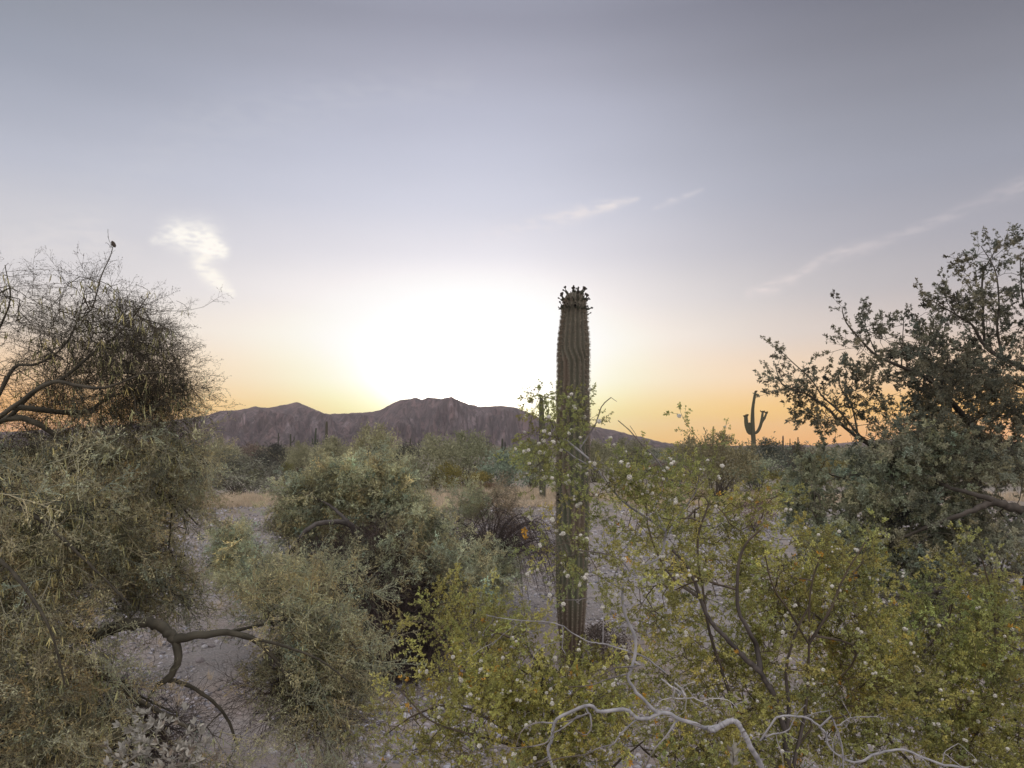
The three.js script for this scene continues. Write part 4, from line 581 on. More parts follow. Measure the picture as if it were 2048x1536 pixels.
{ // the big yellow one behind it
  const d = 2.5, p = px(d - 0.22), o = thing('creosote_bush', 'wide yellow flowering creosote bush with several dark stems right of the saguaro', 'bush'), t = new Plant(62);
  t.grow([stemRoot(1600, 1760, d), p(1580, 1560), p(1558, 1421), p(1539, 1377), p(1520, 1345), p(1489, 1316), p(1451, 1275), p(1419, 1240), p(1400, 1196), p(1380, 1140), p(1345, 1100)], 0.0115, 0.0045, 0.03);
  t.grow([p(1520, 1345), p(1512, 1290, 0.05), p(1501, 1270), p(1477, 1221), p(1476, 1136), p(1490, 1090), p(1520, 1060)], 0.009, 0.003, 0.03); t.grow([p(1476, 1180), p(1440, 1170), p(1400, 1160, -0.03), p(1350, 1180)], 0.004, 0.002, 0.03);
  t.grow([p(1580, 1560), p(1500, 1480, 0.1), p(1441, 1332, 0.05), p(1419, 1263, 0.05), p(1409, 1199, 0.05), p(1395, 1080, 0.1), p(1420, 1000, 0.12)], 0.006, 0.003, 0.03);
  t.grow([p(1570, 1500), p(1577, 1414), p(1572, 1345), p(1590, 1270), p(1620, 1210)], 0.007, 0.003, 0.03); t.grow([p(1580, 1560), p(1610, 1420, 0.05), p(1618, 1288, 0.05), p(1621, 1183, 0.05), p(1640, 1110, 0.05)], 0.006, 0.002, 0.03);
  t.grow([p(1618, 1288, 0.05), p(1660, 1220), p(1690, 1150), p(1730, 1085)], 0.005, 0.002, 0.03); t.grow([p(1618, 1288, 0.05), p(1580, 1225), p(1545, 1170), p(1530, 1110)], 0.004, 0.002, 0.03);
  t.grow([p(1400, 1196), p(1340, 1150, 0.1), p(1300, 1070, 0.1), p(1290, 1000, 0.1)], 0.005, 0.002, 0.03);
  t.crown([
    vol(1620, 1175, d + 0.1, 130, 95, 0.3, 330), vol(1690, 1120, d + 0.1, 55, 50, 0.2, 80), vol(1500, 1110, d, 130, 75, 0.25, 190, { keep: 0.44 }), vol(1420, 1040, d + 0.1, 100, 52, 0.2, 105, { keep: 0.45 }), vol(1330, 1010, d + 0.1, 90, 60, 0.2, 85, { keep: 0.46 }), vol(1370, 1150, d, 90, 60, 0.22, 100, { keep: 0.46 }), vol(1290, 1190, d - 0.1, 70, 60, 0.2, 55, { keep: 0.48 }),
    vol(1560, 1290, d, 170, 70, 0.3, 260), vol(1690, 1260, d, 70, 75, 0.25, 120), vol(1350, 1300, d - 0.1, 90, 70, 0.25, 120), vol(1470, 1390, d - 0.1, 110, 60, 0.25, 150), vol(1620, 1400, d - 0.1, 150, 70, 0.3, 240), vol(1740, 1340, d, 100, 60, 0.3, 160), vol(1530, 1000, d + 0.1, 50, 25, 0.15, 20),
  ].map((v) => ({ ...v, n: Math.round(v.n * 0.39) })), { freq: 5, keep: 0.47, step: 0.045, jitter: 0.3, up: 0.15 });
  t.limbTips(0.004, 0.4);
  t.radii(0.0009, 2.4, 0.004); t.wood(o, { ...darkStem, thinAt: 0.004, limbName: 'stem', first: 'stem' });
  const tips = t.dress(o, S.creo, M.creo, { size: [0.55, 1.0], tint: [1.06, 1.05, 0.98], wild: 0.5, spread: 0.26, hue: 0.05, bend: V(0, 0.15, 0) });
  fruiting(o, tips, 6, 250, 60, (q) => 1.2 + 3 * (q.p.z + 2.5));
}
{ // the low one with the densest seed balls
  const d = 2.3, p = px(d), o = thing('creosote_bush', 'low creosote bush below the saguaro base dotted with white seed balls and orange petals', 'bush'), t = new Plant(63);
  t.grow([stemRoot(1180, 1760, d), p(1170, 1600), p(1130, 1480), p(1090, 1400), p(1075, 1330), p(1030, 1280), p(980, 1260)], 0.011, 0.003, 0.03);
  t.grow([p(1170, 1600), p(1060, 1500, 0.05), p(980, 1440, 0.1), p(900, 1410, 0.15), p(830, 1430, 0.15), p(770, 1470, 0.15)], 0.007, 0.002, 0.03); t.grow([p(1060, 1500, 0.05), p(950, 1470), p(860, 1440, 0.1), p(800, 1380, 0.2)], 0.005, 0.002, 0.03);
  t.grow([p(1130, 1480), p(1190, 1400, 0.1), p(1250, 1370, 0.1)], 0.006, 0.002, 0.03); t.grow([p(1170, 1600), p(1230, 1530), p(1290, 1480, 0.1)], 0.006, 0.002, 0.03); t.grow([p(1090, 1400), p(1000, 1380, 0.1), p(920, 1330, 0.15), p(870, 1260, 0.2)], 0.006, 0.002, 0.03);
  t.crown([
    vol(880, 1235, d + 0.3, 62, 32, 0.15, 70), vol(1000, 1275, d + 0.2, 105, 40, 0.2, 110), vol(1030, 1360, d, 120, 62, 0.25, 210, { tint: [1.08, 1.08, 0.95] }), vol(1160, 1370, d, 105, 50, 0.22, 150, { tint: [1.08, 1.08, 0.95] }), vol(920, 1370, d + 0.15, 90, 50, 0.2, 70, { keep: 0.47 }), vol(820, 1440, d + 0.2, 70, 60, 0.2, 50, { keep: 0.5 }), vol(920, 1470, d + 0.1, 100, 45, 0.2, 60, { keep: 0.49 }),
    vol(1060, 1470, d - 0.05, 110, 50, 0.2, 110), vol(1210, 1470, d, 120, 50, 0.2, 110), vol(1300, 1540, d - 0.1, 160, 45, 0.2, 130), vol(1080, 1560, d - 0.1, 130, 40, 0.2, 80), vol(880, 1540, d, 120, 30, 0.2, 34, { keep: 0.5 }), vol(1420, 1500, d, 90, 50, 0.2, 90), vol(960, 1200, d + 0.4, 40, 18, 0.1, 14),
  ].map((v) => ({ ...v, n: Math.round(v.n * 0.65) })), { freq: 4.5, keep: 0.43, step: 0.045, jitter: 0.3, up: 0.1 });
  t.radii(0.0009, 2.4, 0.0035); t.wood(o, { ...darkStem, thinAt: 0.004, limbName: 'stem', first: 'stem' });
  const tips = t.dress(o, S.creo, M.creo, { size: [0.5, 0.9], tint: [1.05, 1.03, 0.95], wild: 0.5, spread: 0.26, hue: 0.05, bend: V(0, 0.15, 0) });
  fruiting(o, tips, 7, 190, 70, (q) => { const c = proj(q.p); return (c.y < 1480 ? 1.5 : 0.9) + 3 * (q.p.z + 2.3); });
}
{ // the corner one
  const d = 2.7, p = px(d), o = thing('creosote_bush', 'dense green yellow creosote bush in the lower right corner under the ironwood', 'bush'), t = new Plant(64);
  t.grow([stemRoot(1880, 1800, d), p(1870, 1580), p(1850, 1430), p(1835, 1390), p(1850, 1300)], 0.011, 0.004, 0.03); t.grow([p(1870, 1580), p(1960, 1450), p(1990, 1330), p(1985, 1200), p(1965, 1120)], 0.009, 0.002, 0.03); t.grow([p(1870, 1580), p(1780, 1480), p(1740, 1400), p(1700, 1350)], 0.008, 0.002, 0.03); t.grow([p(1835, 1420), p(1870, 1400, -0.03)], 0.004, 0.002, 0.03); t.grow([p(1850, 1300), p(1900, 1230, 0.05), p(1905, 1190)], 0.004, 0.002, 0.03);
  t.crown([
    vol(1900, 1240, d, 55, 52, 0.25, 110, { tint: [0.95, 1.04, 1] }), vol(1985, 1220, d, 45, 85, 0.25, 120), vol(2030, 1320, d, 60, 80, 0.3, 120), vol(1880, 1340, d, 120, 60, 0.3, 200), vol(1770, 1390, d, 120, 50, 0.3, 170), vol(1950, 1430, d, 130, 65, 0.3, 200), vol(1820, 1480, d - 0.1, 170, 50, 0.3, 210), vol(2000, 1520, d - 0.1, 100, 50, 0.3, 110), vol(1640, 1500, d - 0.1, 120, 50, 0.3, 110), vol(1960, 1130, d, 18, 34, 0.1, 14),
  ].map((v) => ({ ...v, n: Math.round(v.n * 0.65) })), { freq: 4, keep: 0.42, step: 0.05, jitter: 0.3, up: 0.15 });
  t.radii(0.0009, 2.4, 0.004); t.wood(o, { ...darkStem, thinAt: 0.004, limbName: 'stem', first: 'stem' });
  const tips = t.dress(o, S.creo, M.creo, { size: [0.55, 1.0], tint: [1, 1, 0.95], wild: 0.5, spread: 0.26, hue: 0.05, bend: V(0, 0.15, 0) });
  fruiting(o, tips, 8, 70, 30, (q) => 1.2 + 3 * (q.p.z + 2.7));
}
// bare bleached branches lying through the creosote
function bareBranch(label, d, limbs, r0, o = {}) {
  const g = thing('dead_branch', label, 'branch'), t = new Plant(o.seed ?? 9), p = px(d);
  limbs.forEach(([pts, a, b, k = 0], i) => t.grow(pts.map(([x, y, z], j) => p(x, y, (z ?? 0) + k * j)), (a ?? r0) * 0.52, (b ?? 0.0015) * 0.8, 0.014, 0.3));
  t.sprout(0.3, 0.05); t.radii(0.0008); t.wood(g, { thick: o.col ?? silver.thick, thin: o.col2 ?? silver.thin, thinAt: 0.003, first: 'branch', sides: 8 }); return g;
}
bareBranch('pale grey bare branch crossing in front of the saguaro foot', 2.0, [
  [[[1330, 1345, 0.1], [1290, 1315, 0.05], [1246, 1299], [1207, 1288], [1181, 1285], [1151, 1270], [1124, 1252], [1093, 1244], [1044, 1241], [1000, 1236], [975, 1231]], 0.0058, 0.0016], [[[1124, 1252], [1126, 1280], [1124, 1298], [1130, 1305]], 0.004, 0.0015], [[[1044, 1241], [1025, 1255], [1007, 1268], [985, 1290]], 0.0025, 0.001], [[[1124, 1284], [1090, 1290], [1072, 1305], [1065, 1320]], 0.0025, 0.001], [[[1044, 1241], [1060, 1262], [1075, 1290]], 0.002, 0.001], [[[1207, 1222, 0.02], [1190, 1196, 0], [1150, 1200], [1115, 1201], [1112, 1210]], 0.0024, 0.001]], 0.005, { seed: 71 });
bareBranch('knotted white driftwood like branch among the right creosote stems', 2.1, [
  [[[1371, 1392], [1366, 1387], [1362, 1377], [1354, 1369], [1348, 1366]], 0.0068, 0.004], [[[1371, 1392], [1350, 1378], [1335, 1368], [1322, 1358]], 0.006, 0.0035], [[[1345, 1395], [1360, 1398], [1380, 1396], [1391, 1397], [1403, 1404], [1414, 1399], [1427, 1397], [1454, 1400], [1465, 1407], [1475, 1417]], 0.0055, 0.0014], [[[1371, 1392], [1372, 1405], [1371, 1415]], 0.004, 0.002], [[[1380, 1396], [1386, 1406], [1388, 1416]], 0.0025, 0.001], [[[1362, 1377], [1375, 1368], [1392, 1364]], 0.002, 0.001], [[[1345, 1395], [1320, 1402], [1308, 1420]], 0.0025, 0.001], [[[1385, 1390], [1402, 1386], [1412, 1376]], 0.002, 0.001], [[[1350, 1395], [1345, 1410], [1348, 1422]], 0.002, 0.001]], 0.005, { seed: 72, col: [0.56, 0.55, 0.56], col2: [0.48, 0.46, 0.46] });
bareBranch('long wavy pale branch along the bottom right with forked twigs', 1.9, [
  [[[1552, 1435], [1590, 1431], [1615, 1437], [1634, 1449], [1646, 1460], [1654, 1470], [1653, 1484], [1675, 1509], [1697, 1522], [1723, 1522], [1748, 1509], [1780, 1500], [1811, 1501], [1843, 1514], [1884, 1528], [1930, 1536], [1990, 1560]], 0.0058, 0.004], [[[1663, 1432], [1671, 1452], [1678, 1468], [1685, 1500], [1687, 1528], [1690, 1560]], 0.0046, 0.0036], [[[1520, 1482], [1542, 1468], [1560, 1466], [1577, 1460], [1585, 1445], [1590, 1434], [1600, 1421], [1611, 1410]], 0.0052, 0.0015], [[[1552, 1469], [1556, 1490], [1565, 1515], [1566, 1536]], 0.003, 0.0012], [[[1680, 1450], [1692, 1440], [1704, 1435], [1735, 1433], [1767, 1435]], 0.0026, 0.0012], [[[1672, 1457], [1690, 1456], [1700, 1438], [1702, 1425]], 0.0022, 0.001], [[[1884, 1528], [1888, 1512], [1887, 1506], [1900, 1496], [1916, 1487]], 0.003, 0.0012], [[[1887, 1506], [1903, 1518], [1925, 1535]], 0.0026, 0.0014], [[[1675, 1509], [1680, 1530], [1672, 1560]], 0.0028, 0.0015], [[[1663, 1480], [1668, 1500], [1664, 1540]], 0.0026, 0.001]], 0.005, { seed: 73 });
bareBranch('short crooked grey branch at the dark gap below the ironwood', 3.1, [[[[1769, 1262], [1770, 1245], [1767, 1232], [1761, 1212], [1747, 1198], [1744, 1188], [1750, 1172], [1757, 1162], [1768, 1152]], 0.0075, 0.004], [[[1769, 1231], [1778, 1240], [1782, 1250]], 0.003, 0.001], [[[1767, 1232], [1758, 1230], [1752, 1236]], 0.003, 0.001]], 0.006, { seed: 74, col: [0.36, 0.34, 0.35] });
bareBranch('thin black bent branch over the gravel at the lower middle', 2.6, [[[[935, 1470, 0], [905, 1440], [880, 1430], [850, 1433], [820, 1443], [790, 1462]], 0.0035, 0.0014], [[[980, 1492], [950, 1478], [935, 1470]], 0.004, 0.0034], [[[850, 1433], [830, 1420], [800, 1400]], 0.0018, 0.001], [[[1085, 1405], [1060, 1396], [1015, 1394], [960, 1390]], 0.004, 0.0016]], 0.004, { seed: 75, col: [0.07, 0.06, 0.06], col2: [0.09, 0.075, 0.06] });
// ---------- grey brittlebush and a grey leafy sprig, leaf by leaf ----------
const broadLeaf = [0, 1, 2].map((k) => { const s = new Soup(), r = rng(90 + k), n = 5, wid = [0, 0.15, 0.2, 0.17, 0.1, 0], c = [0.4, 0.38, 0.34]; for (let i = 0; i < n; i++) { const a = V(0, i / n, -0.1 * (i / n) ** 2), b = V(0, (i + 1) / n, -0.1 * ((i + 1) / n) ** 2), wa = wid[i], wb = wid[i + 1], f = 0.25; for (const m of [-1, 1]) { const A = V(m * wa, a.y, a.z + wa * f), B = V(m * wb, b.y, b.z + wb * f); if (m > 0) { s.tri(a, A, B, vary(c, 0.95)); s.tri(a, B, b, c); } else { s.tri(a, B, A, vary(c, 0.95)); s.tri(a, b, B, c); } } } void r; return s.build(); });
const greyLeaf = [[1, 1, 1], [0.85, 0.86, 0.86], [1.15, 1.15, 1.12], [0.66, 0.58, 0.52]].map((c) => new THREE.MeshPhysicalMaterial({ name: 'felted grey leaf', vertexColors: true, color: new THREE.Color(...c), roughness: 1, transmission: 0.15, thickness: 0, side: THREE.DoubleSide }));
function leafBush(name, label, d, vols, nLeaf, seed, len) {
  const o = thing(name, label, 'bush'), t = new Plant(seed), r = t.r, c = vols[0].c, root = V(c.x, groundY(c.x, c.z) - 0.03, c.z);
  t.grow([root, c.clone().lerp(root, 0.6), c.clone().lerp(root, 0.35)], 0.008, 0.006, 0.04); t.crown(vols, { freq: 3, keep: 0.4, step: 0.05, edge: 0.5 }); t.radii(0.0016, 2.4, 0.005); t.wood(o, { thick: [0.16, 0.14, 0.12], thin: [0.2, 0.18, 0.15], first: 'stem' });
  const rest = []; let k = 0; t.tips.sort((a, b) => b.p.z - a.p.z); for (const q of t.tips) { const m = 7; for (let i = 0; i < m && k < nLeaf; i++, k++) { const a = i * 2.4, sp = 0.45 + 0.7 * i / m, s1 = V().crossVectors(q.d, V(0.3, 0.2, 1)).normalize(), s2 = V().crossVectors(q.d, s1), dir = q.d.clone().add(V(0, 0.5, 0.25)).normalize().addScaledVector(s1, sp * Math.cos(a)).addScaledVector(s2, sp * Math.sin(a)).normalize(); const mt = greyLeaf[r() < 0.25 ? 3 : Math.floor(r() * 3)], mx = place(q.p.clone().addScaledVector(q.d, -0.012 * i / m), dir, r() * 6.28, len * (0.7 + 0.6 * r())); if (k < 300) part(o, 'leaf', broadLeaf[k % 3], mt).applyMatrix4(mx); else rest.push(mx); } }
  if (rest.length) swarm(o, 'leaves', broadLeaf[0], greyLeaf[1], rest);
  return o;
}
leafBush('brittlebush', 'silver grey leafy brittlebush at the bottom left under the palo verde', 3.2, [vol(355, 1500, 3.2, 90, 55, 0.18, 48), vol(260, 1505, 3.3, 70, 40, 0.18, 30), vol(310, 1440, 3.35, 70, 30, 0.12, 22)], 690, 81, 0.026);
leafBush('brittlebush_sprig', 'small silver leaved sprig under the bent silver limb at the bottom edge', 1.95, [vol(1462, 1508, 1.95, 20, 18, 0.03, 3)], 18, 82, 0.024);
// ---------- shrubs of the flat ----------
// a far shrub: clumps of small leaves over a few stems, 1 unit high and wide about its foot
function shrubShape(seed, o) {
  const r = rng(seed), crown = new Soup(), wood = new Soup(), { w = 1, h = 1, n = 1800, leaf = 0.035, lo = 0.12, clumps = 26, col = [0.2, 0.2, 0.13], spiky = 0.2, tall = 0 } = o, cs = [];
  for (let i = 0; i < clumps; i++) { const a = r() * 6.283, q = Math.pow(r(), 0.55), y = lo + (1 - lo) * Math.pow(r(), 0.75), R = w * 0.5 * q * Math.sqrt(Math.max(0.06, 1 - Math.pow((y - 0.42) / 0.62, 2))); cs.push({ c: V(Math.cos(a) * R, y * h, Math.sin(a) * R), s: (0.1 + 0.09 * r()) * (w + h) / 2, k: 0.72 + 0.5 * r() }); }
  if (tall) for (let i = 0; i < tall; i++) { const a = r() * 6.283; cs.push({ c: V(Math.cos(a) * 0.12 * w, h * (1 + 0.12 * r()), Math.sin(a) * 0.12 * w), s: 0.07, k: 0.9 }); }
  for (let i = 0; i < n; i++) {
    const c = cs[Math.floor(r() * cs.length)], p = c.c.clone().add(V(gauss(r), gauss(r) * 0.8, gauss(r)).multiplyScalar(c.s * 0.62)); if (p.y < 0.02) continue;
    const dir = V().subVectors(p, c.c).normalize().multiplyScalar(0.6).add(rdir(r)).add(V(0, spiky, 0)).normalize(), side = V().crossVectors(dir, rdir(r)).normalize(), L = leaf * (0.6 + 0.9 * r());
    crown.leaf(p, dir, side, L * (1 + 0.6 * spiky), L * (0.55 - 0.2 * spiky), vary(col, c.k * (0.75 + 0.5 * r())), 0.2);
  }
  for (const c of cs) { const b = V(gauss(r) * 0.04 * w, -0.05, gauss(r) * 0.04 * w), m = b.clone().lerp(c.c, 0.5).add(V(0, 0.1 * h, 0)); wood.tube([b, m.lerp(b, 0.25), c.c.clone().lerp(b, 0.35)], [0.009, 0.006, 0.002], 4, vary([0.11, 0.095, 0.08], 0.8 + 0.4 * r())); }
  return { crown: crown.build(), wood: wood.build() };
}
const KIND = {
  verde: [1, 2, 3].map((k) => shrubShape(500 + k, { w: 1.25, n: 5200, leaf: 0.042, lo: 0.08, clumps: 44, col: [0.34, 0.335, 0.225], spiky: 0.6, tall: 2 })),
  creosote: [1, 2].map((k) => shrubShape(520 + k, { w: 1.3, n: 4200, leaf: 0.045, lo: 0.1, clumps: 32, col: [0.27, 0.265, 0.11], spiky: 0.4, tall: 1 })),
  grey: [1, 2].map((k) => shrubShape(540 + k, { w: 1.5, n: 4400, leaf: 0.05, lo: 0.05, clumps: 32, col: [0.29, 0.305, 0.24] })),
  dark: [1, 2].map((k) => shrubShape(560 + k, { w: 1.45, n: 4600, leaf: 0.048, lo: 0.04, clumps: 32, col: [0.13, 0.132, 0.1] })),
  brown: [1, 2].map((k) => shrubShape(580 + k, { w: 1.4, n: 3600, leaf: 0.045, lo: 0.05, clumps: 30, col: [0.25, 0.195, 0.165], spiky: 1 })),
};
const shrubMat = leafMat('shrub leaf', 0.25, 0.95);
// [kind, variant, centre px, base px, top px, width px, distance, label, tint]
const FIELD = [
  ['grey', 0, 470, 1004, 915, 140, 44, 'grey green bush at the grass edge just right of the big left tree', [0.75, 0.72, 0.7]],
  ['verde', 0, 436, 985, 890, 90, 52, 'olive bush half hidden behind the hanging twigs of the left tree'],
  ['dark', 0, 548, 940, 893, 70, 75, 'blackish round bush under the needle thin saguaro', [0.7, 0.7, 0.8]],
  ['brown', 0, 495, 932, 893, 90, 88, 'dull brown grey hedge like bush left of the blackish round bush', [0.8, 0.8, 0.8]],
  ['verde', 1, 600, 945, 893, 60, 70, 'pale olive shrub at the foot of the bent arm saguaro', [0.95, 0.95, 0.9]],
  ['creosote', 0, 512, 975, 940, 46, 60, 'small dark creosote on the sandy strip left of the middle palo verde', [0.7, 0.7, 0.8]],
  ['creosote', 1, 575, 960, 930, 34, 62, 'small rounded creosote beside the broken saguaro stump', [0.8, 0.8, 0.8]],
  ['verde', 2, 668, 940, 885, 90, 66, 'olive palo verde around the foot of the tallest far saguaro', [1, 1, 0.95]],
  ['verde', 0, 745, 960, 866, 105, 50, 'pale olive palo verde whose feathery top stands out against the mountain', [1.12, 1.1, 1]],
  ['verde', 1, 868, 984, 884, 120, 47, 'wide grey olive bush at the straw bank right of the middle palo verde', [0.98, 1, 0.95]],
  ['creosote', 0, 897, 988, 930, 62, 45.5, 'low yellow green creosote in front of the wide grey olive bush', [1, 0.9, 0.7]],
  ['verde', 2, 935, 975, 878, 120, 52, 'bushy grey olive mound below the cross shaped saguaro', [0.9, 0.95, 0.9]],
  ['creosote', 1, 958, 988, 948, 64, 44.5, 'straggly yellowish creosote at the straw bank left of the slender saguaro', [1.1, 0.95, 0.8]],
  ['grey', 1, 1010, 988, 908, 90, 46, 'blue green bush between the stout dark and the slender saguaros', [0.85, 1, 0.95]],
  ['verde', 1, 1062, 985, 895, 80, 48, 'grey green bush behind the base of the slender saguaro', [0.85, 0.92, 0.85]],
  ['brown', 1, 985, 992, 968, 44, 44, 'low dry twiggy shrub on the straw bank below the blue green bush', [1.1, 1, 0.9]],
  ['dark', 1, 800, 925, 892, 80, 90, 'dark bush below the short thick saguaro', [0.9, 0.9, 0.9]],
  ['verde', 0, 1190, 960, 892, 80, 62, 'olive bush directly behind the tall central saguaro', [0.85, 0.85, 0.8]],
  ['verde', 2, 1255, 955, 888, 100, 66, 'muted olive bush below the end of the mountain slope', [0.85, 0.85, 0.82]],
  ['brown', 0, 1330, 985, 930, 90, 52, 'mauve brown shrub on the bare purple rise behind the creosote stems', [0.85, 0.75, 0.8]],
  ['grey', 0, 1300, 940, 900, 90, 85, 'grey green bush beyond the bare purple rise', [0.8, 0.8, 0.78]],
  ['verde', 1, 1440, 1004, 884, 140, 40, 'broad brown olive palo verde left of the armed saguaro', [0.78, 0.72, 0.62]],
  ['verde', 0, 1385, 965, 888, 90, 60, 'olive bush below the blunt saguaro at the slope end', [0.75, 0.72, 0.65]],
  ['dark', 0, 1532, 936, 886, 92, 72, 'deep green round bush in front of the armed saguaro', [0.85, 0.95, 1]],
  ['dark', 1, 1604, 926, 892, 60, 92, 'small purplish dark bush between the armed saguaro and the ironwood', [0.9, 0.75, 0.85]],
  ['grey', 1, 1512, 985, 925, 120, 47, 'pale green spreading bush below the deep green round bush', [1, 1.05, 0.9]],
  ['creosote', 1, 1572, 990, 945, 90, 46, 'olive creosote beside the straw grass patch near the ironwood', [0.9, 0.85, 0.75]],
  ['creosote', 0, 1640, 958, 915, 90, 58, 'brownish creosote left of the ironwood leaves on the sandy flat', [0.9, 0.8, 0.7]],
  ['grey', 0, 1710, 950, 898, 110, 60, 'grey bush seen through the left ironwood twigs', [0.8, 0.82, 0.75]],
  ['verde', 2, 1820, 955, 888, 130, 58, 'olive bush seen behind the middle of the ironwood', [0.8, 0.78, 0.7]],
  ['verde', 1, 1945, 955, 885, 130, 56, 'olive bush seen behind the right side of the ironwood', [0.8, 0.78, 0.7]],
  ['brown', 1, 1505, 1062, 1004, 70, 28, 'grey leafless twiggy shrub on the slope right of the yellow creosote', [0.95, 0.85, 0.85]],
  ['dark', 1, 1214, 1300, 1256, 96, 11.3, 'small dark purple dead shrub beside the saguaro foot', [0.9, 0.7, 0.8]],
  ['verde', 0, 330, 985, 890, 120, 50, 'olive bush seen dimly through the left tree', [0.8, 0.8, 0.75]],
  ['verde', 2, 190, 985, 885, 140, 50, 'grey olive bush deep behind the left tree', [0.75, 0.75, 0.72]],
];
const protos = new Map();
for (const [kind, v, cx, by, ty, wpx, d, label, tint = [1, 1, 1]] of FIELD) {
  const S0 = KIND[kind][v % KIND[kind].length], key = kind + tint.join(), name = { verde: 'palo_verde_shrub', creosote: 'creosote_shrub', grey: 'desert_shrub', dark: 'desert_shrub', brown: 'desert_shrub' }[kind];
  if (!protos.has(key)) { const m = shrubMat.clone(); m.color.setRGB(...tint); protos.set(key, m); }
  const q = at(cx, by, d), o = thing(name, label, 'bush', V(q.x, groundY(q.x, q.z), q.z)), H = at(cx, ty, d).y - o.position.y, W = wpx / F * d;
  const c = part(o, 'foliage', S0.crown, protos.get(key)), w = part(o, 'stems', S0.wood, M.bark); const sc = V(W / 1.2, H / 1.02, W / 1.2); c.scale.copy(sc); w.scale.copy(sc); o.rotation.y = (cx * 0.37) % 6.28; void w;
}
// the thicket beyond, one grey olive mass to the foot of the mountain
{
  const r = rng(77), geo = shrubShape(600, { w: 1.4, n: 420, leaf: 0.085, lo: 0.1, clumps: 16, col: [0.29, 0.28, 0.2], spiky: 0.5 }).crown, mats = [], cols = [];
  for (let i = 0; i < 9000; i++) {
    const d = 58 * Math.pow(22, Math.pow(r(), 0.85)), az = (-40 + 80 * r()) * D2R, x = Math.tan(az) * d; if (fbm(x * 0.012, d * 0.012, 2, 2) < 0.36 + 0.1 * sstep(100, 250, 300 - d)) continue;
    if (d > 1150) continue;
    const h = 1.1 + 1.7 * r() * r() + (r() < 0.1 ? 0.9 : 0), w = h * (0.9 + 0.8 * r()); mats.push(new THREE.Matrix4().compose(onGround(x, -d, -0.05), new THREE.Quaternion().setFromAxisAngle(V(0, 1, 0), r() * 6.28), V(w, h, w)));
    const k = 0.6 + 0.55 * r(), g = r(); cols.push(new THREE.Color(k * lerp(0.9, 1.05, g), k * lerp(0.95, 1, g), k * lerp(1.05, 0.8, g)));
  }
  const m = swarm(scene, 'scrubland', geo, shrubMat, mats, cols); m.userData.label = 'distant grey olive desert scrub stretching to the foot of the mountain';
}
// dry straw coloured grass along the bank and in patches
{
  const r = rng(88), tuft = new Soup(); for (let i = 0; i < 26; i++) { const a = r() * 6.283, b = V(Math.cos(a), 0, Math.sin(a)).multiplyScalar(0.07 * r()), d = V(gauss(r) * 0.25, 1, gauss(r) * 0.25).normalize(), L = 0.2 + 0.22 * r(); tuft.leaf(b, d, V().crossVectors(d, rdir(r)).normalize(), L, 0.009, vary([0.6, 0.51, 0.39], 0.75 + 0.5 * r()), 0.1); }
  const g = tuft.build(), mats = [], cols = [], putT = (x, d, s) => { mats.push(new THREE.Matrix4().compose(onGround(x, -d, -0.02), new THREE.Quaternion().setFromAxisAngle(V(0, 1, 0), r() * 6.28), V(s, s * (0.7 + 0.6 * r()), s))); const k = 0.75 + 0.5 * r(); cols.push(new THREE.Color(k, k * 0.98, k * 0.95)); };
  for (let i = 0; i < 15000; i++) { const d = 35.5 + 9 * Math.pow(r(), 1.2), x = (r() * 2 - 1) * 32 - 1, n = fbm(x * 0.22, d * 0.3, 3, 3); if (n < 0.42) continue; putT(x, d, 0.4 + 0.5 * r()); }
  for (const [cx, cy, rx, rd, n] of [[1575, 1012, 36, 2.5, 900], [1350, 1000, 60, 2, 700], [1000, 1000, 120, 2.5, 900], [480, 1015, 60, 2, 500], [620, 935, 50, 6, 500], [1590, 965, 30, 3, 300], [905, 1026, 22, 0.7, 60]]) { const D = 3 * F / (cy - HOR); for (let i = 0; i < n; i++) { const d = D + rd * gauss(r) * 0.6; putT((cx - 1024 + rx * gauss(r) * 0.6) / F * D, d, 0.7 + 0.7 * r()); } }
  for (let i = 0; i < 500; i++) { const d = 9 + 24 * r(), x = (r() * 2 - 1) * d * 0.6; if (fbm(x * 0.4, d * 0.4, 9, 2) > 0.55) putT(x, d, 0.3 + 0.35 * r()); }
  const m = swarm(scene, 'dry_grass', g, new THREE.MeshPhysicalMaterial({ name: 'straw', vertexColors: true, roughness: 1, transmission: 0.25, thickness: 0, side: THREE.DoubleSide }), mats, cols); m.userData.label = 'dry straw coloured grass on the bank behind the stony slope';
}
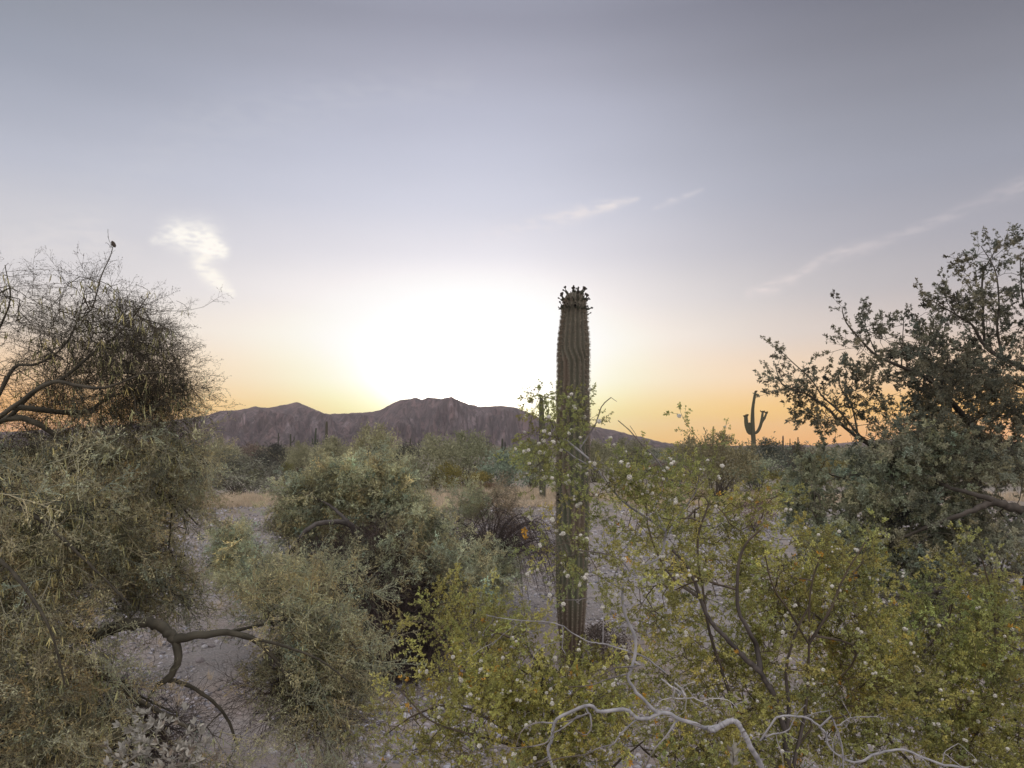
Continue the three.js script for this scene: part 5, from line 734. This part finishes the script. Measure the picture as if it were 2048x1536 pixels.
// ---------- stones ----------
{
  const r = rng(99), stoneGeo = [0, 1, 2, 3].map((k) => { const g0 = new THREE.IcosahedronGeometry(1, 1), p = g0.attributes.position, q = rng(k + 5), sx = 0.8 + 0.5 * q(), sz = 0.7 + 0.5 * q(), sy = 0.5 + 0.25 * q(); for (let i = 0; i < p.count; i++) { const x = p.getX(i), y = p.getY(i), z = p.getZ(i), f = 0.75 + 0.5 * fbm(x * 1.1 + k * 9, y * 1.1, z * 1.1, 2); p.setXYZ(i, x * f * sx, y * f * sy, z * f * sz); } g0.computeVertexNormals(); return g0; });
  const tones = [[0.38, 0.36, 0.39], [0.31, 0.285, 0.3], [0.36, 0.31, 0.3], [0.24, 0.215, 0.22], [0.46, 0.45, 0.48]].map((c) => new THREE.MeshStandardMaterial({ name: 'stone', color: new THREE.Color(...c), roughness: 1 }));
  // stones one can tell apart, on the wash and the slope in view: parts of the ground
  const spots = []; for (let k = 0; k < 4000 && spots.length < 290; k++) { const wash = r() < 0.6, x = wash ? -1.2 + 1.5 * gauss(r) : (r() * 2 - 1) * 6, d = wash ? 9.6 + 1.7 * gauss(r) : 7 + 9 * r(); if (d < 5 || d > 17) continue; const s = (0.022 + 0.05 * Math.pow(r(), 2.2)) * (d / 10); spots.push([x, d, s]); }
  for (const [x, d, s] of spots) { const m = new THREE.Mesh(stoneGeo[Math.floor(r() * 4)], tones[Math.floor(r() * 5)]); m.name = 'stone'; m.castShadow = m.receiveShadow = true; m.position.copy(onGround(x, -d, s * 0.15)); m.scale.setScalar(s); m.rotation.set(gauss(r) * 0.3, r() * 6.28, gauss(r) * 0.3); FINE.ground.add(m); }
  const mats = [], cols = []; for (let i = 0; i < 60000; i++) { const d = 5 + 33 * Math.pow(r(), 1.25), x = (r() * 2 - 1) * (1 + d * 0.62), n = fbm(x * 0.5, d * 0.5, 4, 3); if (n < 0.4) continue; const s = (0.006 + 0.022 * Math.pow(r(), 2)) * (0.8 + d / 22), wash = Math.exp(-Math.pow((d - 10) / 2.2, 2) - Math.pow((x + 1) / 2.5, 2)); mats.push(new THREE.Matrix4().compose(onGround(x, -d, s * 0.2), new THREE.Quaternion().setFromAxisAngle(V(0, 1, 0), r() * 6.28), V(s, s, s).multiplyScalar(1 + 0.5 * wash))); const k = 0.13 + 0.36 * r(), w = 0.03 * gauss(r); cols.push(new THREE.Color(k * (1 + w), k * 0.95, k * (1.02 - w + 0.05 * wash))); }
  const m = swarm(scene, 'gravel', stoneGeo[1], new THREE.MeshStandardMaterial({ name: 'gravel', color: 0xffffff, roughness: 1 }), mats, cols); m.userData.label = 'loose pale gravel scattered over the slope and the wash';
}
renderer.render(scene, camera);
